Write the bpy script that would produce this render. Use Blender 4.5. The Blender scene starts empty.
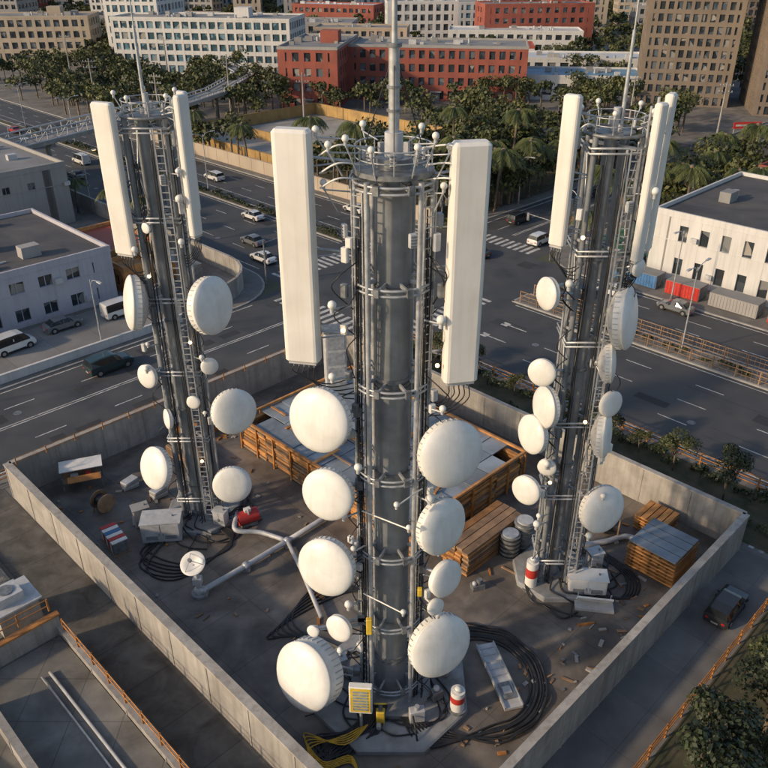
import bpy, math, random
import numpy as np
from mathutils import Vector, Matrix
from mathutils import noise as mn
random.seed(7); rng=np.random.default_rng(7)
S2=math.sqrt(.5)
def W(a,b,z=0.0): return Vector(((a-b)*S2,(a+b)*S2,z))
R45=math.radians(45)
scn=bpy.context.scene
# ------------------------------------------------------------------ materials
def N(nt,t,**k):
    n=nt.nodes.new(t)
    for a,v in k.items(): setattr(n,a,v)
    return n
def ramp(nt,fac,stops):
    r=N(nt,'ShaderNodeValToRGB'); e=r.color_ramp.elements
    while len(e)<len(stops): e.new(.5)
    for i,(p,c) in enumerate(stops):
        e[i].position=p; e[i].color=(c[0],c[1],c[2],1)
    nt.links.new(fac,r.inputs[0]); return r.outputs[0]
def noise(nt,co,scale,det=3,dist=0,rough=.55):
    n=N(nt,'ShaderNodeTexNoise'); n.inputs['Scale'].default_value=scale; n.inputs['Detail'].default_value=det
    n.inputs['Distortion'].default_value=dist; n.inputs['Roughness'].default_value=rough
    nt.links.new(co,n.inputs['Vector']); return n.outputs['Fac']
def mixc(nt,a,b,fac,mode='MIX'):
    m=N(nt,'ShaderNodeMix',data_type='RGBA',blend_type=mode)
    if isinstance(fac,(int,float)): m.inputs[0].default_value=fac
    else: nt.links.new(fac,m.inputs[0])
    for i,x in ((6,a),(7,b)):
        if isinstance(x,tuple): m.inputs[i].default_value=(x[0],x[1],x[2],1)
        else: nt.links.new(x,m.inputs[i])
    return m.outputs[2]
def M(name,c,rough=.7,metal=0.,var=.15,scale=1.,bump=0.,c2=None,dirt=0.,dirtscale=.3,dirtc=(.05,.045,.04),island=0.,streak=0.,emit=None,coat=0.,lines=None,bscale=12,plain=False):
    m=bpy.data.materials.new(name); m.use_nodes=True; nt=m.node_tree; bs=nt.nodes['Principled BSDF']
    bs.inputs['Metallic'].default_value=metal; bs.inputs['Roughness'].default_value=rough
    if coat: bs.inputs['Coat Weight'].default_value=coat; bs.inputs['Coat Roughness'].default_value=.08
    if emit:
        bs.inputs['Emission Color'].default_value=(emit[0],emit[1],emit[2],1); bs.inputs['Emission Strength'].default_value=emit[3]
        try: m.cycles.emission_sampling='NONE'
        except Exception: pass
    tc=N(nt,'ShaderNodeTexCoord').outputs['Object']
    lo=tuple(x*(1-var) for x in c); hi=c2 if c2 else tuple(min(1,x*(1+var)) for x in c)
    f=noise(nt,tc,scale,1 if plain else 3)
    col=ramp(nt,f,[(.3,lo),(.7,hi)])
    if dirt:
        g=noise(nt,tc,dirtscale,5,.6,.65)
        mr=ramp(nt,g,[(.42,(0,0,0)),(.68,(dirt,dirt,dirt))])
        col=mixc(nt,col,dirtc,mr)
    if streak:
        mp=N(nt,'ShaderNodeMapping'); mp.inputs['Scale'].default_value=(1.6,1.6,.12); nt.links.new(tc,mp.inputs[0])
        g=noise(nt,mp.outputs[0],1.6,3,.2,.6)
        mr=ramp(nt,g,[(.45,(0,0,0)),(.75,(streak,streak,streak))])
        col=mixc(nt,col,dirtc,mr)
    if lines:
        mp=N(nt,'ShaderNodeMapping'); mp.inputs['Rotation'].default_value=(0,0,lines[3]); nt.links.new(tc,mp.inputs[0])
        b=N(nt,'ShaderNodeTexBrick'); b.offset=0.; b.inputs['Scale'].default_value=1
        b.inputs['Mortar Size'].default_value=lines[1]; b.inputs['Brick Width'].default_value=lines[0]; b.inputs['Row Height'].default_value=lines[0]
        b.inputs['Color1'].default_value=(1,1,1,1); b.inputs['Color2'].default_value=(.84,.84,.84,1); k=lines[2]; b.inputs['Mortar'].default_value=(k,k,k,1)
        nt.links.new(mp.outputs[0],b.inputs['Vector'])
        col=mixc(nt,col,b.outputs['Color'],1.,'MULTIPLY')
    if island:
        g=N(nt,'ShaderNodeNewGeometry').outputs['Random Per Island']
        k=ramp(nt,g,[(0,(1-island,)*3),(1,(1+island,)*3)])
        col=mixc(nt,col,k,1.,'MULTIPLY')
    nt.links.new(col,bs.inputs['Base Color'])
    if not plain:
        mp=N(nt,'ShaderNodeMapRange'); mp.inputs['From Min'].default_value=.3; mp.inputs['From Max'].default_value=.7; mp.inputs['To Min'].default_value=max(.05,rough-.12); mp.inputs['To Max'].default_value=min(1,rough+.12)
        nt.links.new(f,mp.inputs[0]); nt.links.new(mp.outputs[0],bs.inputs['Roughness'])
    if bump:
        bn=noise(nt,tc,bscale,3); bp=N(nt,'ShaderNodeBump'); bp.inputs['Strength'].default_value=bump; bp.inputs['Distance'].default_value=.03
        nt.links.new(bn,bp.inputs['Height']); nt.links.new(bp.outputs[0],bs.inputs['Normal'])
    return m
def glassmat(name,c,cell=2.):
    m=bpy.data.materials.new(name); m.use_nodes=True; nt=m.node_tree; bs=nt.nodes['Principled BSDF']
    tc=N(nt,'ShaderNodeTexCoord').outputs['Object']
    v=N(nt,'ShaderNodeTexVoronoi'); v.inputs['Scale'].default_value=1/cell; nt.links.new(tc,v.inputs['Vector'])
    sp=N(nt,'ShaderNodeSeparateColor'); nt.links.new(v.outputs['Color'],sp.inputs[0])
    col=ramp(nt,sp.outputs[0],[(0,tuple(x*.6 for x in c)),(.45,c),(.7,tuple(x*2.4 for x in c)),(1,(.32,.30,.27))])
    nt.links.new(col,bs.inputs['Base Color']); bs.inputs['Roughness'].default_value=.12; return m
m_shaft=M('grey_painted_steel',(.25,.268,.285),.42,.25,.15,1.2,dirt=.35,dirtscale=.8,dirtc=(.13,.13,.13),streak=.3)
m_steel=M('galvanised_steel',(.45,.465,.48),.42,.4,.2,3,plain=True)
m_dsteel=M('dark_steel',(.20,.21,.22),.45,.3,.3,3,plain=True)
m_white=M('white_radome',(.78,.77,.73),.42,0,.05,.8,dirt=.28,dirtscale=.7,dirtc=(.5,.46,.39),streak=.26)
m_panel=M('panel_radome',(.76,.74,.69),.5,0,.04,.6,dirt=.22,dirtscale=.4,dirtc=(.5,.46,.38),streak=.24)
m_grey=M('light_grey_paint',(.50,.51,.52),.5,.1,.15,2,dirt=.3,dirtscale=1,dirtc=(.22,.20,.17))
m_cable=M('black_cable',(.022,.022,.024),.45,0,.3,3,plain=True)
m_ycable=M('yellow_cable',(.62,.36,.03),.5,0,.2,3,plain=True)
m_yellow=M('yellow_paint',(.70,.48,.05),.5,0,.15,2,plain=True)
m_red=M('red_paint',(.52,.04,.03),.45,0,.15,2,dirt=.25,dirtscale=2)
m_orange=M('rusty_orange_paint',(.45,.19,.05),.6,.1,.3,1.5,dirt=.5,dirtscale=1.2,dirtc=(.14,.07,.03))
m_wood=M('formwork_timber',(.46,.22,.075),.7,0,.3,1.2,dirt=.4,dirtscale=.7,dirtc=(.16,.08,.035),island=.4)
m_wood2=M('weathered_timber',(.27,.17,.10),.75,0,.3,1.5,dirt=.4,dirtscale=.7,dirtc=(.1,.07,.05),island=.4)
m_sheet=M('grey_blue_sheet',(.26,.30,.34),.45,.1,.2,.4,dirt=.6,dirtscale=.35,dirtc=(.13,.13,.13),island=.25)
m_conc=M('concrete_wall',(.36,.34,.31),.85,0,.15,.7,dirt=.5,dirtscale=.35,dirtc=(.17,.15,.13),streak=.6,bump=.2,island=.12)
m_conc2=M('concrete_terrace',(.22,.21,.19),.85,0,.25,.5,dirt=.7,dirtscale=.25,dirtc=(.09,.08,.07),lines=(3.0,.03,.55,0))
m_plinth=M('concrete_plinth',(.30,.31,.315),.75,0,.2,.8,dirt=.6,dirtscale=.5,dirtc=(.11,.10,.09))
m_yard=M('stained_yard_concrete',(.20,.172,.145),.6,0,.35,.5,dirt=.85,dirtscale=.22,dirtc=(.07,.06,.052),bump=.35,lines=(4.4,.03,.6,R45),bscale=4)
m_asph=M('asphalt',(.058,.062,.068),.75,0,.25,.25,dirt=.6,dirtscale=.08,dirtc=(.092,.09,.088))
m_patch=M('asphalt_patch',(.040,.042,.045),.8,0,.2,.6,island=.25)
m_pave=M('pavement',(.22,.205,.185),.85,0,.2,.4,dirt=.6,dirtscale=.15,dirtc=(.10,.09,.08),lines=(1.5,.03,.7,R45))
m_kerb=M('kerb_stone',(.34,.33,.31),.8,0,.15,1,plain=True)
m_mark=M('road_paint',(.58,.57,.54),.7,0,.1,2,dirt=.75,dirtscale=1.2,dirtc=(.12,.12,.12))
m_ground=M('city_ground',(.10,.095,.075),.9,0,.4,.02,c2=(.085,.10,.05),dirt=.6,dirtscale=.03,dirtc=(.17,.16,.145))
m_soil=M('grass_soil',(.06,.07,.03),.95,0,.4,.8,c2=(.12,.10,.06))
m_lav=M('lavender_render',(.44,.43,.48),.8,0,.06,.4,streak=.3,dirtc=(.24,.22,.24))
m_bwhite=M('white_render',(.58,.575,.56),.8,0,.06,.3,streak=.35,dirtc=(.33,.31,.29))
m_beige=M('beige_render',(.42,.35,.27),.85,0,.1,.2,plain=True)
m_tan=M('brown_tile',(.20,.16,.125),.8,0,.12,.2,plain=True)
m_bred=M('red_brick',(.30,.085,.06),.85,0,.2,.3,dirt=.35,dirtscale=.15,dirtc=(.2,.075,.055))
m_bgrey=M('grey_render',(.32,.31,.30),.85,0,.1,.2,streak=.25,dirtc=(.15,.14,.13))
m_roofd=M('dark_bitumen_roof',(.07,.07,.075),.85,0,.25,.2,dirt=.6,dirtscale=.15,dirtc=(.14,.13,.12))
m_roofg=M('grey_roof',(.24,.24,.24),.8,0,.2,.15,dirt=.5,dirtscale=.1,dirtc=(.12,.12,.12))
m_roofw=M('white_metal_roof',(.55,.58,.60),.5,.1,.1,.15,plain=True)
m_roofb=M('blue_metal_roof',(.14,.27,.40),.5,.1,.2,.15,plain=True)
m_roofr=M('red_metal_roof',(.34,.08,.05),.55,.1,.2,.15,plain=True)
m_glass=glassmat('window_glass',(.04,.05,.06))
m_glassb=glassmat('blue_window_glass',(.06,.11,.14))
m_leaf=M('leaves',(.038,.060,.016),.6,0,.4,.12,c2=(.10,.105,.03),island=.5,plain=True)
m_leafd=M('dark_leaves',(.022,.038,.014),.6,0,.4,.3,c2=(.05,.065,.022),island=.5,plain=True)
m_palm=M('palm_leaves',(.05,.08,.02),.5,0,.3,.5,c2=(.12,.13,.035),island=.4,plain=True)
m_bark=M('bark',(.14,.11,.08),.9,0,.3,2,plain=True)
m_tyre=M('tyre_rubber',(.02,.02,.02),.85,0,.2,3,plain=True)
m_cglass=M('car_glass',(.015,.018,.022),.08,0,.2,1,plain=True)
m_chrome=M('wheel_alloy',(.45,.45,.46),.35,.8,.1,3,plain=True)
m_lampw=M('warm_lamp_lens',(.9,.8,.6),.3,emit=(1,.60,.24,5),plain=True)
m_hl=M('headlight_lens',(.8,.8,.78),.2,plain=True)
m_tl=M('tail_light_lens',(.4,.02,.02),.3,plain=True)
m_screen=M('instrument_screen',(.30,.34,.33),.25,0,.2,6,plain=True)
m_blue=M('blue_paint',(.06,.17,.36),.5,0,.2,1,dirt=.3,dirtscale=1)
m_green=M('green_court',(.06,.16,.09),.8,0,.2,.3,plain=True)
m_gold=M('ochre_wall',(.40,.26,.10),.8,0,.2,.4,streak=.3,dirtc=(.2,.12,.05))
def paint(name,c): return M(name,c,.3,.15,.05,1,coat=.6,plain=True)
p_white=paint('white_car_paint',(.7,.7,.68)); p_black=paint('black_car_paint',(.025,.028,.032)); p_grey=paint('grey_car_paint',(.16,.17,.18)); p_red=paint('red_car_paint',(.4,.03,.03)); p_teal=paint('teal_car_paint',(.02,.045,.05))
# ------------------------------------------------------------------ mesh builder
def basis(d):
    d=Vector(d).normalized(); u=Vector((0,0,1)) if abs(d.z)<.95 else Vector((1,0,0))
    x=u.cross(d).normalized(); y=d.cross(x); return x,y,d
class B:
    def __init__(s): s.v=[];s.f=[];s.mi=[];s.sm=[];s.mats=[]
    def mid(s,m):
        if m not in s.mats: s.mats.append(m)
        return s.mats.index(m)
    def add(s,vs,fs,m,sm=False):
        o=len(s.v); i=s.mid(m); s.v+= [tuple(v) for v in vs]
        for f in fs: s.f.append([o+k for k in f]); s.mi.append(i); s.sm.append(sm)
    def box(s,c,d,m,rz=0.,ax=None):
        x,y,z=[k/2 for k in d]; P=[]
        if ax: X,Y,Z=ax
        else: X=Vector((math.cos(rz),math.sin(rz),0));Y=Vector((-math.sin(rz),math.cos(rz),0));Z=Vector((0,0,1))
        c=Vector(c)
        for k in (-1,1):
            for (i,j) in ((-1,-1),(1,-1),(1,1),(-1,1)): P.append(c+X*i*x+Y*j*y+Z*k*z)
        s.add(P,[(3,2,1,0),(4,5,6,7),(0,1,5,4),(1,2,6,5),(2,3,7,6),(3,0,4,7)],m)
    def rbox(s,c,d,m,rz=0.,r=.15,n=3):
        x,y,z=d[0]/2,d[1]/2,d[2]/2
        def ring(o):
            L=[];rr=max(r-o,.01)
            for (sx,sy,a0) in ((1,1,0),(-1,1,90),(-1,-1,180),(1,-1,270)):
                for k in range(n+1):
                    a=math.radians(a0+90*k/n); px=sx*(x-o-rr)+rr*math.cos(a); py=sy*(y-o-rr)+rr*math.sin(a)
                    L.append((px*math.cos(rz)-py*math.sin(rz)+c[0],px*math.sin(rz)+py*math.cos(rz)+c[1]))
            return L
        ch=min(r*.6,z*.3); lv=[(ch,-z),(0,-z+ch),(0,z-ch),(ch,z)]; K=4*(n+1)
        vs=[];fs=[]
        for o,zz in lv: vs+=[(px,py,zz+c[2]) for px,py in ring(o)]
        for l in range(3):
            for k in range(K): fs.append((l*K+k,l*K+(k+1)%K,(l+1)*K+(k+1)%K,(l+1)*K+k))
        s.add(vs,fs,m); s.add(vs[:K],[tuple(reversed(range(K)))],m); s.add(vs[3*K:],[tuple(range(K))],m)
    def rev(s,o,d,prof,m,n=24,smooth=True):
        X,Y,D=basis(d); o=Vector(o); vs=[];fs=[]
        for r,h in prof:
            for k in range(n):
                a=2*math.pi*k/n; vs.append(o+X*r*math.cos(a)+Y*r*math.sin(a)+D*h)
        for l in range(len(prof)-1):
            for k in range(n): fs.append((l*n+k,l*n+(k+1)%n,(l+1)*n+(k+1)%n,(l+1)*n+k))
        s.add(vs,fs,m,smooth)
    def cyl(s,p0,p1,r0,m,r1=None,n=12,cap=True):
        r1=r0 if r1 is None else r1; p0=Vector(p0);p1=Vector(p1);L=(p1-p0).length
        if L<1e-6: return
        d=(p1-p0)/L; s.rev(p0,d,[(r0,0),(r1,L)],m,n)
        if cap:
            X,Y,D=basis(d)
            for p,r,fl in ((p0,r0,1),(p1,r1,0)):
                if r>1e-4:
                    vs=[p+X*r*math.cos(2*math.pi*k/n)+Y*r*math.sin(2*math.pi*k/n) for k in range(n)]
                    s.add(vs,[tuple(reversed(range(n))) if fl else tuple(range(n))],m)
    def sph(s,c,r,m,n=12,sz=1.):
        prof=[(max(r*math.sin(t),1e-4),-r*math.cos(t)*sz) for t in [math.pi*k/8 for k in range(9)]]
        s.rev(c,(0,0,1),prof,m,n)
    def tube(s,pts,r,m,n=6):
        P=[Vector(p) for p in pts]; vs=[];fs=[]; x=None
        for i,p in enumerate(P):
            t=(P[min(i+1,len(P)-1)]-P[max(i-1,0)]).normalized()
            if x is None: x,_,_=basis(t)
            x=(x-t*x.dot(t)).normalized(); y=t.cross(x)
            for k in range(n):
                a=2*math.pi*k/n; vs.append(p+x*r*math.cos(a)+y*r*math.sin(a))
        for l in range(len(P)-1):
            for k in range(n): fs.append((l*n+k,l*n+(k+1)%n,(l+1)*n+(k+1)%n,(l+1)*n+k))
        fs.append(tuple(reversed(range(n)))); fs.append(tuple((len(P)-1)*n+k for k in range(n)))
        s.add(vs,fs,m,True)
    def ring(s,c,R,r,m,n=28,k=6): s.tube([(c[0]+R*math.cos(2*math.pi*i/n),c[1]+R*math.sin(2*math.pi*i/n),c[2]) for i in range(n+1)],r,m,k)
    def mesh(s,name):
        me=bpy.data.meshes.new(name); me.from_pydata(s.v,[],s.f)
        for m in s.mats: me.materials.append(m)
        me.polygons.foreach_set('material_index',s.mi); me.polygons.foreach_set('use_smooth',s.sm); me.update(); return me
    def obj(s,name,parent=None,loc=(0,0,0),rz=0.):
        return place(s.mesh(name),name,parent,loc,rz)
def place(me,name,parent=None,loc=(0,0,0),rz=0.,sc=1.):
    o=bpy.data.objects.new(name,me); scn.collection.objects.link(o); o.location=loc; o.rotation_euler=(0,0,rz); o.scale=(sc,)*3
    if parent: o.parent=parent
    return o
def empty(name,loc=(0,0,0),rz=0.):
    o=bpy.data.objects.new(name,None); scn.collection.objects.link(o); o.location=loc; o.rotation_euler=(0,0,rz); o.empty_display_size=.5; return o
def spline(pts,n=8):
    P=[Vector(p) for p in pts]; P=[P[0]*2-P[1]]+P+[P[-1]*2-P[-2]]; out=[]
    for i in range(1,len(P)-2):
        for k in range(n):
            t=k/n; a,b,c,d=P[i-1],P[i],P[i+1],P[i+2]
            out.append(.5*((2*b)+(c-a)*t+(2*a-5*b+4*c-d)*t*t+(3*b-a-3*c+d)*t**3))
    out.append(P[-2]); return out
def rmesh_np(name,verts,mat,nper=4):
    n=len(verts)//nper; me=bpy.data.meshes.new(name); me.vertices.add(len(verts)); me.vertices.foreach_set('co',verts.astype(np.float32).ravel())
    me.loops.add(len(verts)); me.loops.foreach_set('vertex_index',np.arange(len(verts),dtype=np.int32)); me.polygons.add(n)
    me.polygons.foreach_set('loop_start',np.arange(0,len(verts),nper,dtype=np.int32)); me.polygons.foreach_set('loop_total',np.full(n,nper,dtype=np.int32))
    me.materials.append(mat); me.update(); me.validate(); return me
def leaf_quads(C,Rr,n,size):
    k=rng.integers(0,len(C),n); d=rng.normal(size=(n,3)); d/=np.linalg.norm(d,axis=1)[:,None]; d[:,2]=np.where(d[:,2]<-.3,-d[:,2],d[:,2])
    p=C[k]+d*(Rr[k]*rng.uniform(.62,1.08,n))[:,None]*np.array([1,1,.85])
    nn=d+rng.normal(size=(n,3))*.55; nn/=np.linalg.norm(nn,axis=1)[:,None]
    u=np.cross(nn,rng.normal(size=(n,3))); u/=np.linalg.norm(u,axis=1)[:,None]; v=np.cross(nn,u)
    s=(size*rng.uniform(.6,1.3,n))[:,None]
    q=np.stack([p-u*s*.5,p+v*s*.33,p+u*s*.5,p-v*s*.33],1); return q.reshape(-1,3)
def crown(x,y,h,R):
    k=7; C=np.zeros((k,3)); ang=rng.uniform(0,6.28,k); rr=R*rng.uniform(.25,.75,k); C[:,0]=x+np.cos(ang)*rr; C[:,1]=y+np.sin(ang)*rr; C[:,2]=h*rng.uniform(.5,.88,k); C[0]=(x,y,h*.82)
    return C,R*rng.uniform(.32,.55,k)
# ------------------------------------------------------------------ ground, roads
b=B(); b.add([(-1500,-300,0),(1500,-300,0),(1500,2500,0),(-1500,2500,0)],[(0,1,2,3)],m_ground); b.obj('ground')
def slab(name,ab,z0,z1,m,kerb=None):
    b=B(); P=[W(x,y) for x,y in ab]; n=len(P)
    area=sum(P[i].x*P[(i+1)%n].y-P[(i+1)%n].x*P[i].y for i in range(n))
    if area<0: P.reverse()
    b.add([(p.x,p.y,z1) for p in P],[tuple(range(n))],m)
    if z1-z0>.02:
        b.add([(p.x,p.y,z0) for p in P]+[(p.x,p.y,z1) for p in P],[(i,(i+1)%n,n+(i+1)%n,n+i) for i in range(n)],kerb or m)
    if kerb:
        for i in range(n):
            p,q=P[i],P[(i+1)%n]
            if (q-p).length<.3: continue
            t=(q-p).normalized(); nn=Vector((-t.y,t.x,0)); c=(p+q)/2+nn*.13
            b.box((c.x,c.y,z1-.04),((q-p).length,.25,.11),kerb,math.atan2(t.y,t.x))
    return b.obj(name)
def rc(a0,a1,b0,b1,corner,r=8,n=8):
    P=[(a0,b0),(a1,b0),(a1,b1),(a0,b1)]; out=[]
    for (a,bb) in P:
        if (a,bb)==corner:
            ca=a-r if a==a1 else a+r; cb=bb-r if bb==b1 else bb+r
            pts=[]
            for k in range(n+1):
                t=math.pi/2*k/n; pts.append((ca+(r*math.cos(t))*(1 if a==a1 else -1),cb+r*math.sin(t)*(1 if bb==b1 else -1)))
            i=P.index((a,bb)); prev=P[i-1]
            if abs(prev[0]-a)>1e-6: pts.reverse()
            out+=pts
        else: out.append((a,bb))
    return out
slab('road',[(60,-400),(92,-400),(92,500),(60,500)],0,.004,m_asph)
slab('road',[(-80,61),(400,61),(400,78),(-80,78)],0,.008,m_asph)
slab('pavement',rc(-60,60.5,-80,62,(60.5,62)),0,.12,m_pave,m_kerb)
slab('pavement',rc(-60,60,77,260,(60,77),9),0,.12,m_pave,m_kerb)
slab('pavement',rc(91,330,-160,61,(91,61)),0,.12,m_pave,m_kerb)
slab('pavement',rc(91,330,77.5,330,(91,77.5)),0,.12,m_pave,m_kerb)
slab('traffic_median',[(77,-200),(80.6,-200),(80.6,54),(77,54)],0,.16,m_pave,m_kerb)
slab('traffic_median',[(77,86),(79,86),(79,300),(77,300)],0,.16,m_soil,m_kerb)
slab('planting_strip',[(52.2,-40),(59.2,-40),(59.2,55),(52.2,55)],.1,.16,m_soil)
slab('planting_strip',[(93,80),(150,80),(150,118),(93,118)],.1,.15,m_soil)
slab('compound_yard',[(15.5,13.8),(51,13.8),(51,58),(15.5,58)],.1,.13,m_yard)
slab('car_park',[(0,79.5),(56,79.5),(56,89),(0,89)],.1,.126,M('car_park_concrete',(.24,.235,.225),.8,0,.15,.2,dirt=.5,dirtscale=.12,dirtc=(.13,.125,.12),lines=(5,.03,.6,R45)))
slab('footpath',[(-10,9.8),(51.5,9.8),(51.5,13.5),(-10,13.5)],.1,.135,M('footpath_concrete',(.19,.185,.18),.8,0,.25,.3,dirt=.6,dirtscale=.25,dirtc=(.10,.09,.085),lines=(3.7,.02,.6,R45)))
slab('grass_verge',[(-10,-40),(48,-40),(48,9.4),(-10,9.4)],.1,.14,m_soil)
slab('sports_court',[(98,122),(140,122),(140,165),(98,165)],.1,.14,M('pale_court',(.38,.37,.34),.8,0,.1,.1,dirt=.3,dirtscale=.1,lines=(12,.05,.5,R45)))
slab('road',[(166,-200),(176,-200),(176,330),(166,330)],.1,.15,m_asph)
slab('green_court',[(102,50),(122,50),(122,59.5),(102,59.5)],.1,.14,m_green)
b=B()
def mark(a,bb,la,lb,z=.0165,m=None):
    b.add([W(a-la/2,bb-lb/2,z),W(a+la/2,bb-lb/2,z),W(a+la/2,bb+lb/2,z),W(a-la/2,bb+lb/2,z)],[(0,1,2,3)],m or m_mark)
for seg in ((-120,53),(86,300)):
    L=seg[1]-seg[0]; mid=sum(seg)/2
    for a in (61.3,76.4,81.3,90.3): mark(a,mid,.16,L)
    for a in (65,69,73,84.2,87.2):
        t=seg[0]+2
        while t<seg[1]-3: mark(a,t,.14,3); t+=8
for seg in ((-60,53),(98,300)):
    L=seg[1]-seg[0]; mid=sum(seg)/2
    for bb in (62.6,76.4): mark(mid,bb,L,.16)
    mark(mid,69.4,L,.14); mark(mid,69.75,L,.14)
    for bb in (66,73):
        t=seg[0]+2
        while t<seg[1]-3: mark(t,bb,3,.14); t+=8
for k in range(12): mark(57.5,62.8+k*1.15,3.4,.55)
for k in range(12): mark(94.3,63.2+k*1.15,3.2,.55)
for k in range(26): mark(61.6+k*1.12,81.5,.55,3.6)
for k in range(13): mark(61.6+k*1.12,57.6,.55,3.4)
for k in range(5): mark(52.8,12.9-k*.75,1.8,.38,.142)
for a in (67,71,86): mark(a,49,.2,3.2); mark(a-.3,50.4,.35,.9); mark(a+.3,50.4,.35,.9)
b.obj('road_markings')
b=B()
for k in range(44):   # asphalt repair patches, non-overlapping lanes
    if k%2: mark(random.choice((63.2,67,71,74.8,85.7,89)),-28+k*5.2,random.uniform(1,2.6),random.uniform(2,4.6),.0115,m_patch)
    else: mark(-8+k*1.5,random.choice((64.4,71.4,74.6)),random.uniform(1.2,2.6),random.uniform(.8,1.8),.0125,m_patch)
for k in range(12): mark(random.uniform(62,90),random.uniform(0,170),.06,random.uniform(6,20),.0135,m_patch)
b.obj('road_patches')
b=B()
for k in range(34):
    if k%3: a,bb=random.uniform(62,75.5),random.uniform(-30,180)
    else: a,bb=random.uniform(-10,55),random.uniform(63,76)
    c=W(a,bb,.0105)
    b.add([(c.x+.42*math.cos(t*.524),c.y+.42*math.sin(t*.524),.0145) for t in range(12)],[tuple(range(12))],m_dsteel)
b.obj('manhole_covers')
# ------------------------------------------------------------------ walls, fences
def wall(name,p,q,h,t,m,z0=.1,post=4.,cap=.12,capm=None):
    p=Vector((p[0],p[1],0));q=Vector((q[0],q[1],0)); L=(q-p).length; d=(q-p)/L; rz=math.atan2(d.y,d.x); b=B()
    n=max(1,round(L/post))
    for i in range(n):
        c=p+d*(L*(i+.5)/n); b.box((c.x,c.y,z0+h/2),(L/n-.05,t,h),m,rz)
    for i in range(n+1):
        c=p+d*(L*i/n); b.box((c.x,c.y,z0+h/2-.02),(.14,t+.08,h-.04),m,rz)
    c=(p+q)/2; b.box((c.x,c.y,z0+h+cap/2),(L+t,t+.14,cap),capm or m,rz); return b.obj(name)
def fence(name,p,q,h,m,z0=.1,post=2.,rails=3,bars=0,r=.04):
    p=Vector((p[0],p[1],z0));q=Vector((q[0],q[1],z0)); L=(q-p).length; d=(q-p)/L; b=B(); n=max(1,round(L/post))
    for i in range(n+1):
        c=p+d*(L*i/n); b.box((c.x,c.y,z0+h/2),(r*2,r*2,h),m,math.atan2(d.y,d.x))
    for k in range(rails):
        z=Vector((0,0,h*(k+1)/rails-.05)); b.cyl(p+z,q+z,r*.8,m,n=5,cap=False)
    if bars:
        k=int(L/bars)
        for i in range(k):
            c=p+d*(L*(i+.5)/k); b.box((c.x,c.y,z0+h/2),(.03,.03,h*.9),m)
    return b.obj(name)
h=3.2
wall('compound_wall',W(15.5,58.2),W(15.5,13.8),h,.45,m_conc)
wall('compound_wall',W(15.8,13.6),W(51,13.6),h,.35,m_conc)
wall('compound_wall',W(51.2,13.8),W(51.2,58),h,.3,m_conc)
wall('compound_wall',W(51,58.3),W(15.8,58.3),h,.3,m_conc)
fence('orange_railing',W(59.6,-40),W(59.6,56),1.2,m_orange,post=2.5,r=.06)
fence('orange_railing',W(-5,61),W(55,61),1.2,m_orange,post=2.5,r=.06)
fence('orange_railing',W(16,57.7),W(51,57.7),.7,m_orange,z0=3.3,post=2.5,rails=2)
fence('median_fence',W(77.35,-60),W(77.35,53),1.5,m_wood2,z0=.16,post=2.5,rails=3,bars=.5,r=.06)
fence('median_fence',W(80.3,-60),W(80.3,53),1.5,m_wood2,z0=.16,post=2.5,rails=3,bars=.5,r=.06)
wall('boundary_wall',W(57.4,87),W(57.4,190),2.4,.25,m_conc,post=3.5)
pts=[(49.4+8*math.cos(t),87-8*math.sin(t)) for t in [0,.26,.52,.78,1.05,1.31,1.57]]
b=B()
for i in range(len(pts)-1):
    p,q=W(*pts[i]),W(*pts[i+1]); d=q-p; c=(p+q)/2; b.box((c.x,c.y,1.3),(d.length+.05,.25,2.4),m_conc,math.atan2(d.y,d.x)); b.box((c.x,c.y,2.56),(d.length+.1,.36,.12),m_conc,math.atan2(d.y,d.x))
b.obj('boundary_wall')
wall('low_white_wall',W(0,78.2),W(44,78.2),.9,.2,m_bwhite,post=3)
wall('boundary_wall',W(93,82),W(93,170),2.4,.25,m_beige,post=4)
wall('court_wall',W(97,122),W(97,166),2.6,.3,m_gold); wall('court_wall',W(141,122),W(141,166),2.6,.3,m_gold)
wall('court_wall',W(97,121.5),W(141,121.5),2.6,.3,m_gold); wall('court_wall',W(97,166.5),W(141,166.5),2.6,.3,m_gold)
wall('court_wall',W(112,122),W(112,166),1.8,.3,m_gold)
fence('blue_fence',W(160,-60),W(160,60),2.2,m_blue,post=3,rails=4,r=.14)
fence('orange_railing',W(-5,9.55),W(50,9.55),1.2,m_orange,z0=.13,post=2.,rails=3,r=.05)
b=B(); c=W(-9,23.5); b.box((c.x,c.y,.55),(40,34,.9),m_conc2,R45); b.obj('terrace')
b=B(); c=W(-9,58.5); b.box((c.x,c.y,.3),(40,30,.4),m_conc2,R45); b.obj('terrace')
wall('terrace_wall',W(11.2,6.6),W(11.2,40.5),1.5,.3,m_conc,capm=m_conc)
wall('terrace_wall',W(-25,40.8),W(11.2,40.8),2.4,.3,m_conc,capm=m_orange)
wall('terrace_wall',W(5.5,8),W(5.5,38),2.3,.3,m_conc,capm=m_conc)
fence('orange_railing',W(11.2,7),W(11.2,40),1.0,m_orange,z0=1.7,post=2.,rails=2,r=.05)
fence('orange_railing',W(-20,41.3),W(11,41.3),1.0,m_orange,z0=2.6,post=2.,rails=2,r=.05)
fence('orange_railing',W(8.7,43.5),W(8.7,55),1.0,m_orange,z0=.5,post=2.,rails=2,r=.05)
slab('alley',[(11.4,-5),(15.2,-5),(15.2,60),(11.4,60)],.12,.135,M('alley_concrete',(.12,.115,.105),.9,0,.3,.8,dirt=.8,dirtscale=.5,dirtc=(.05,.043,.036),lines=(3.8,.03,.5,R45)))
b=B(); c=W(9.8,44.5)
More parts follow.
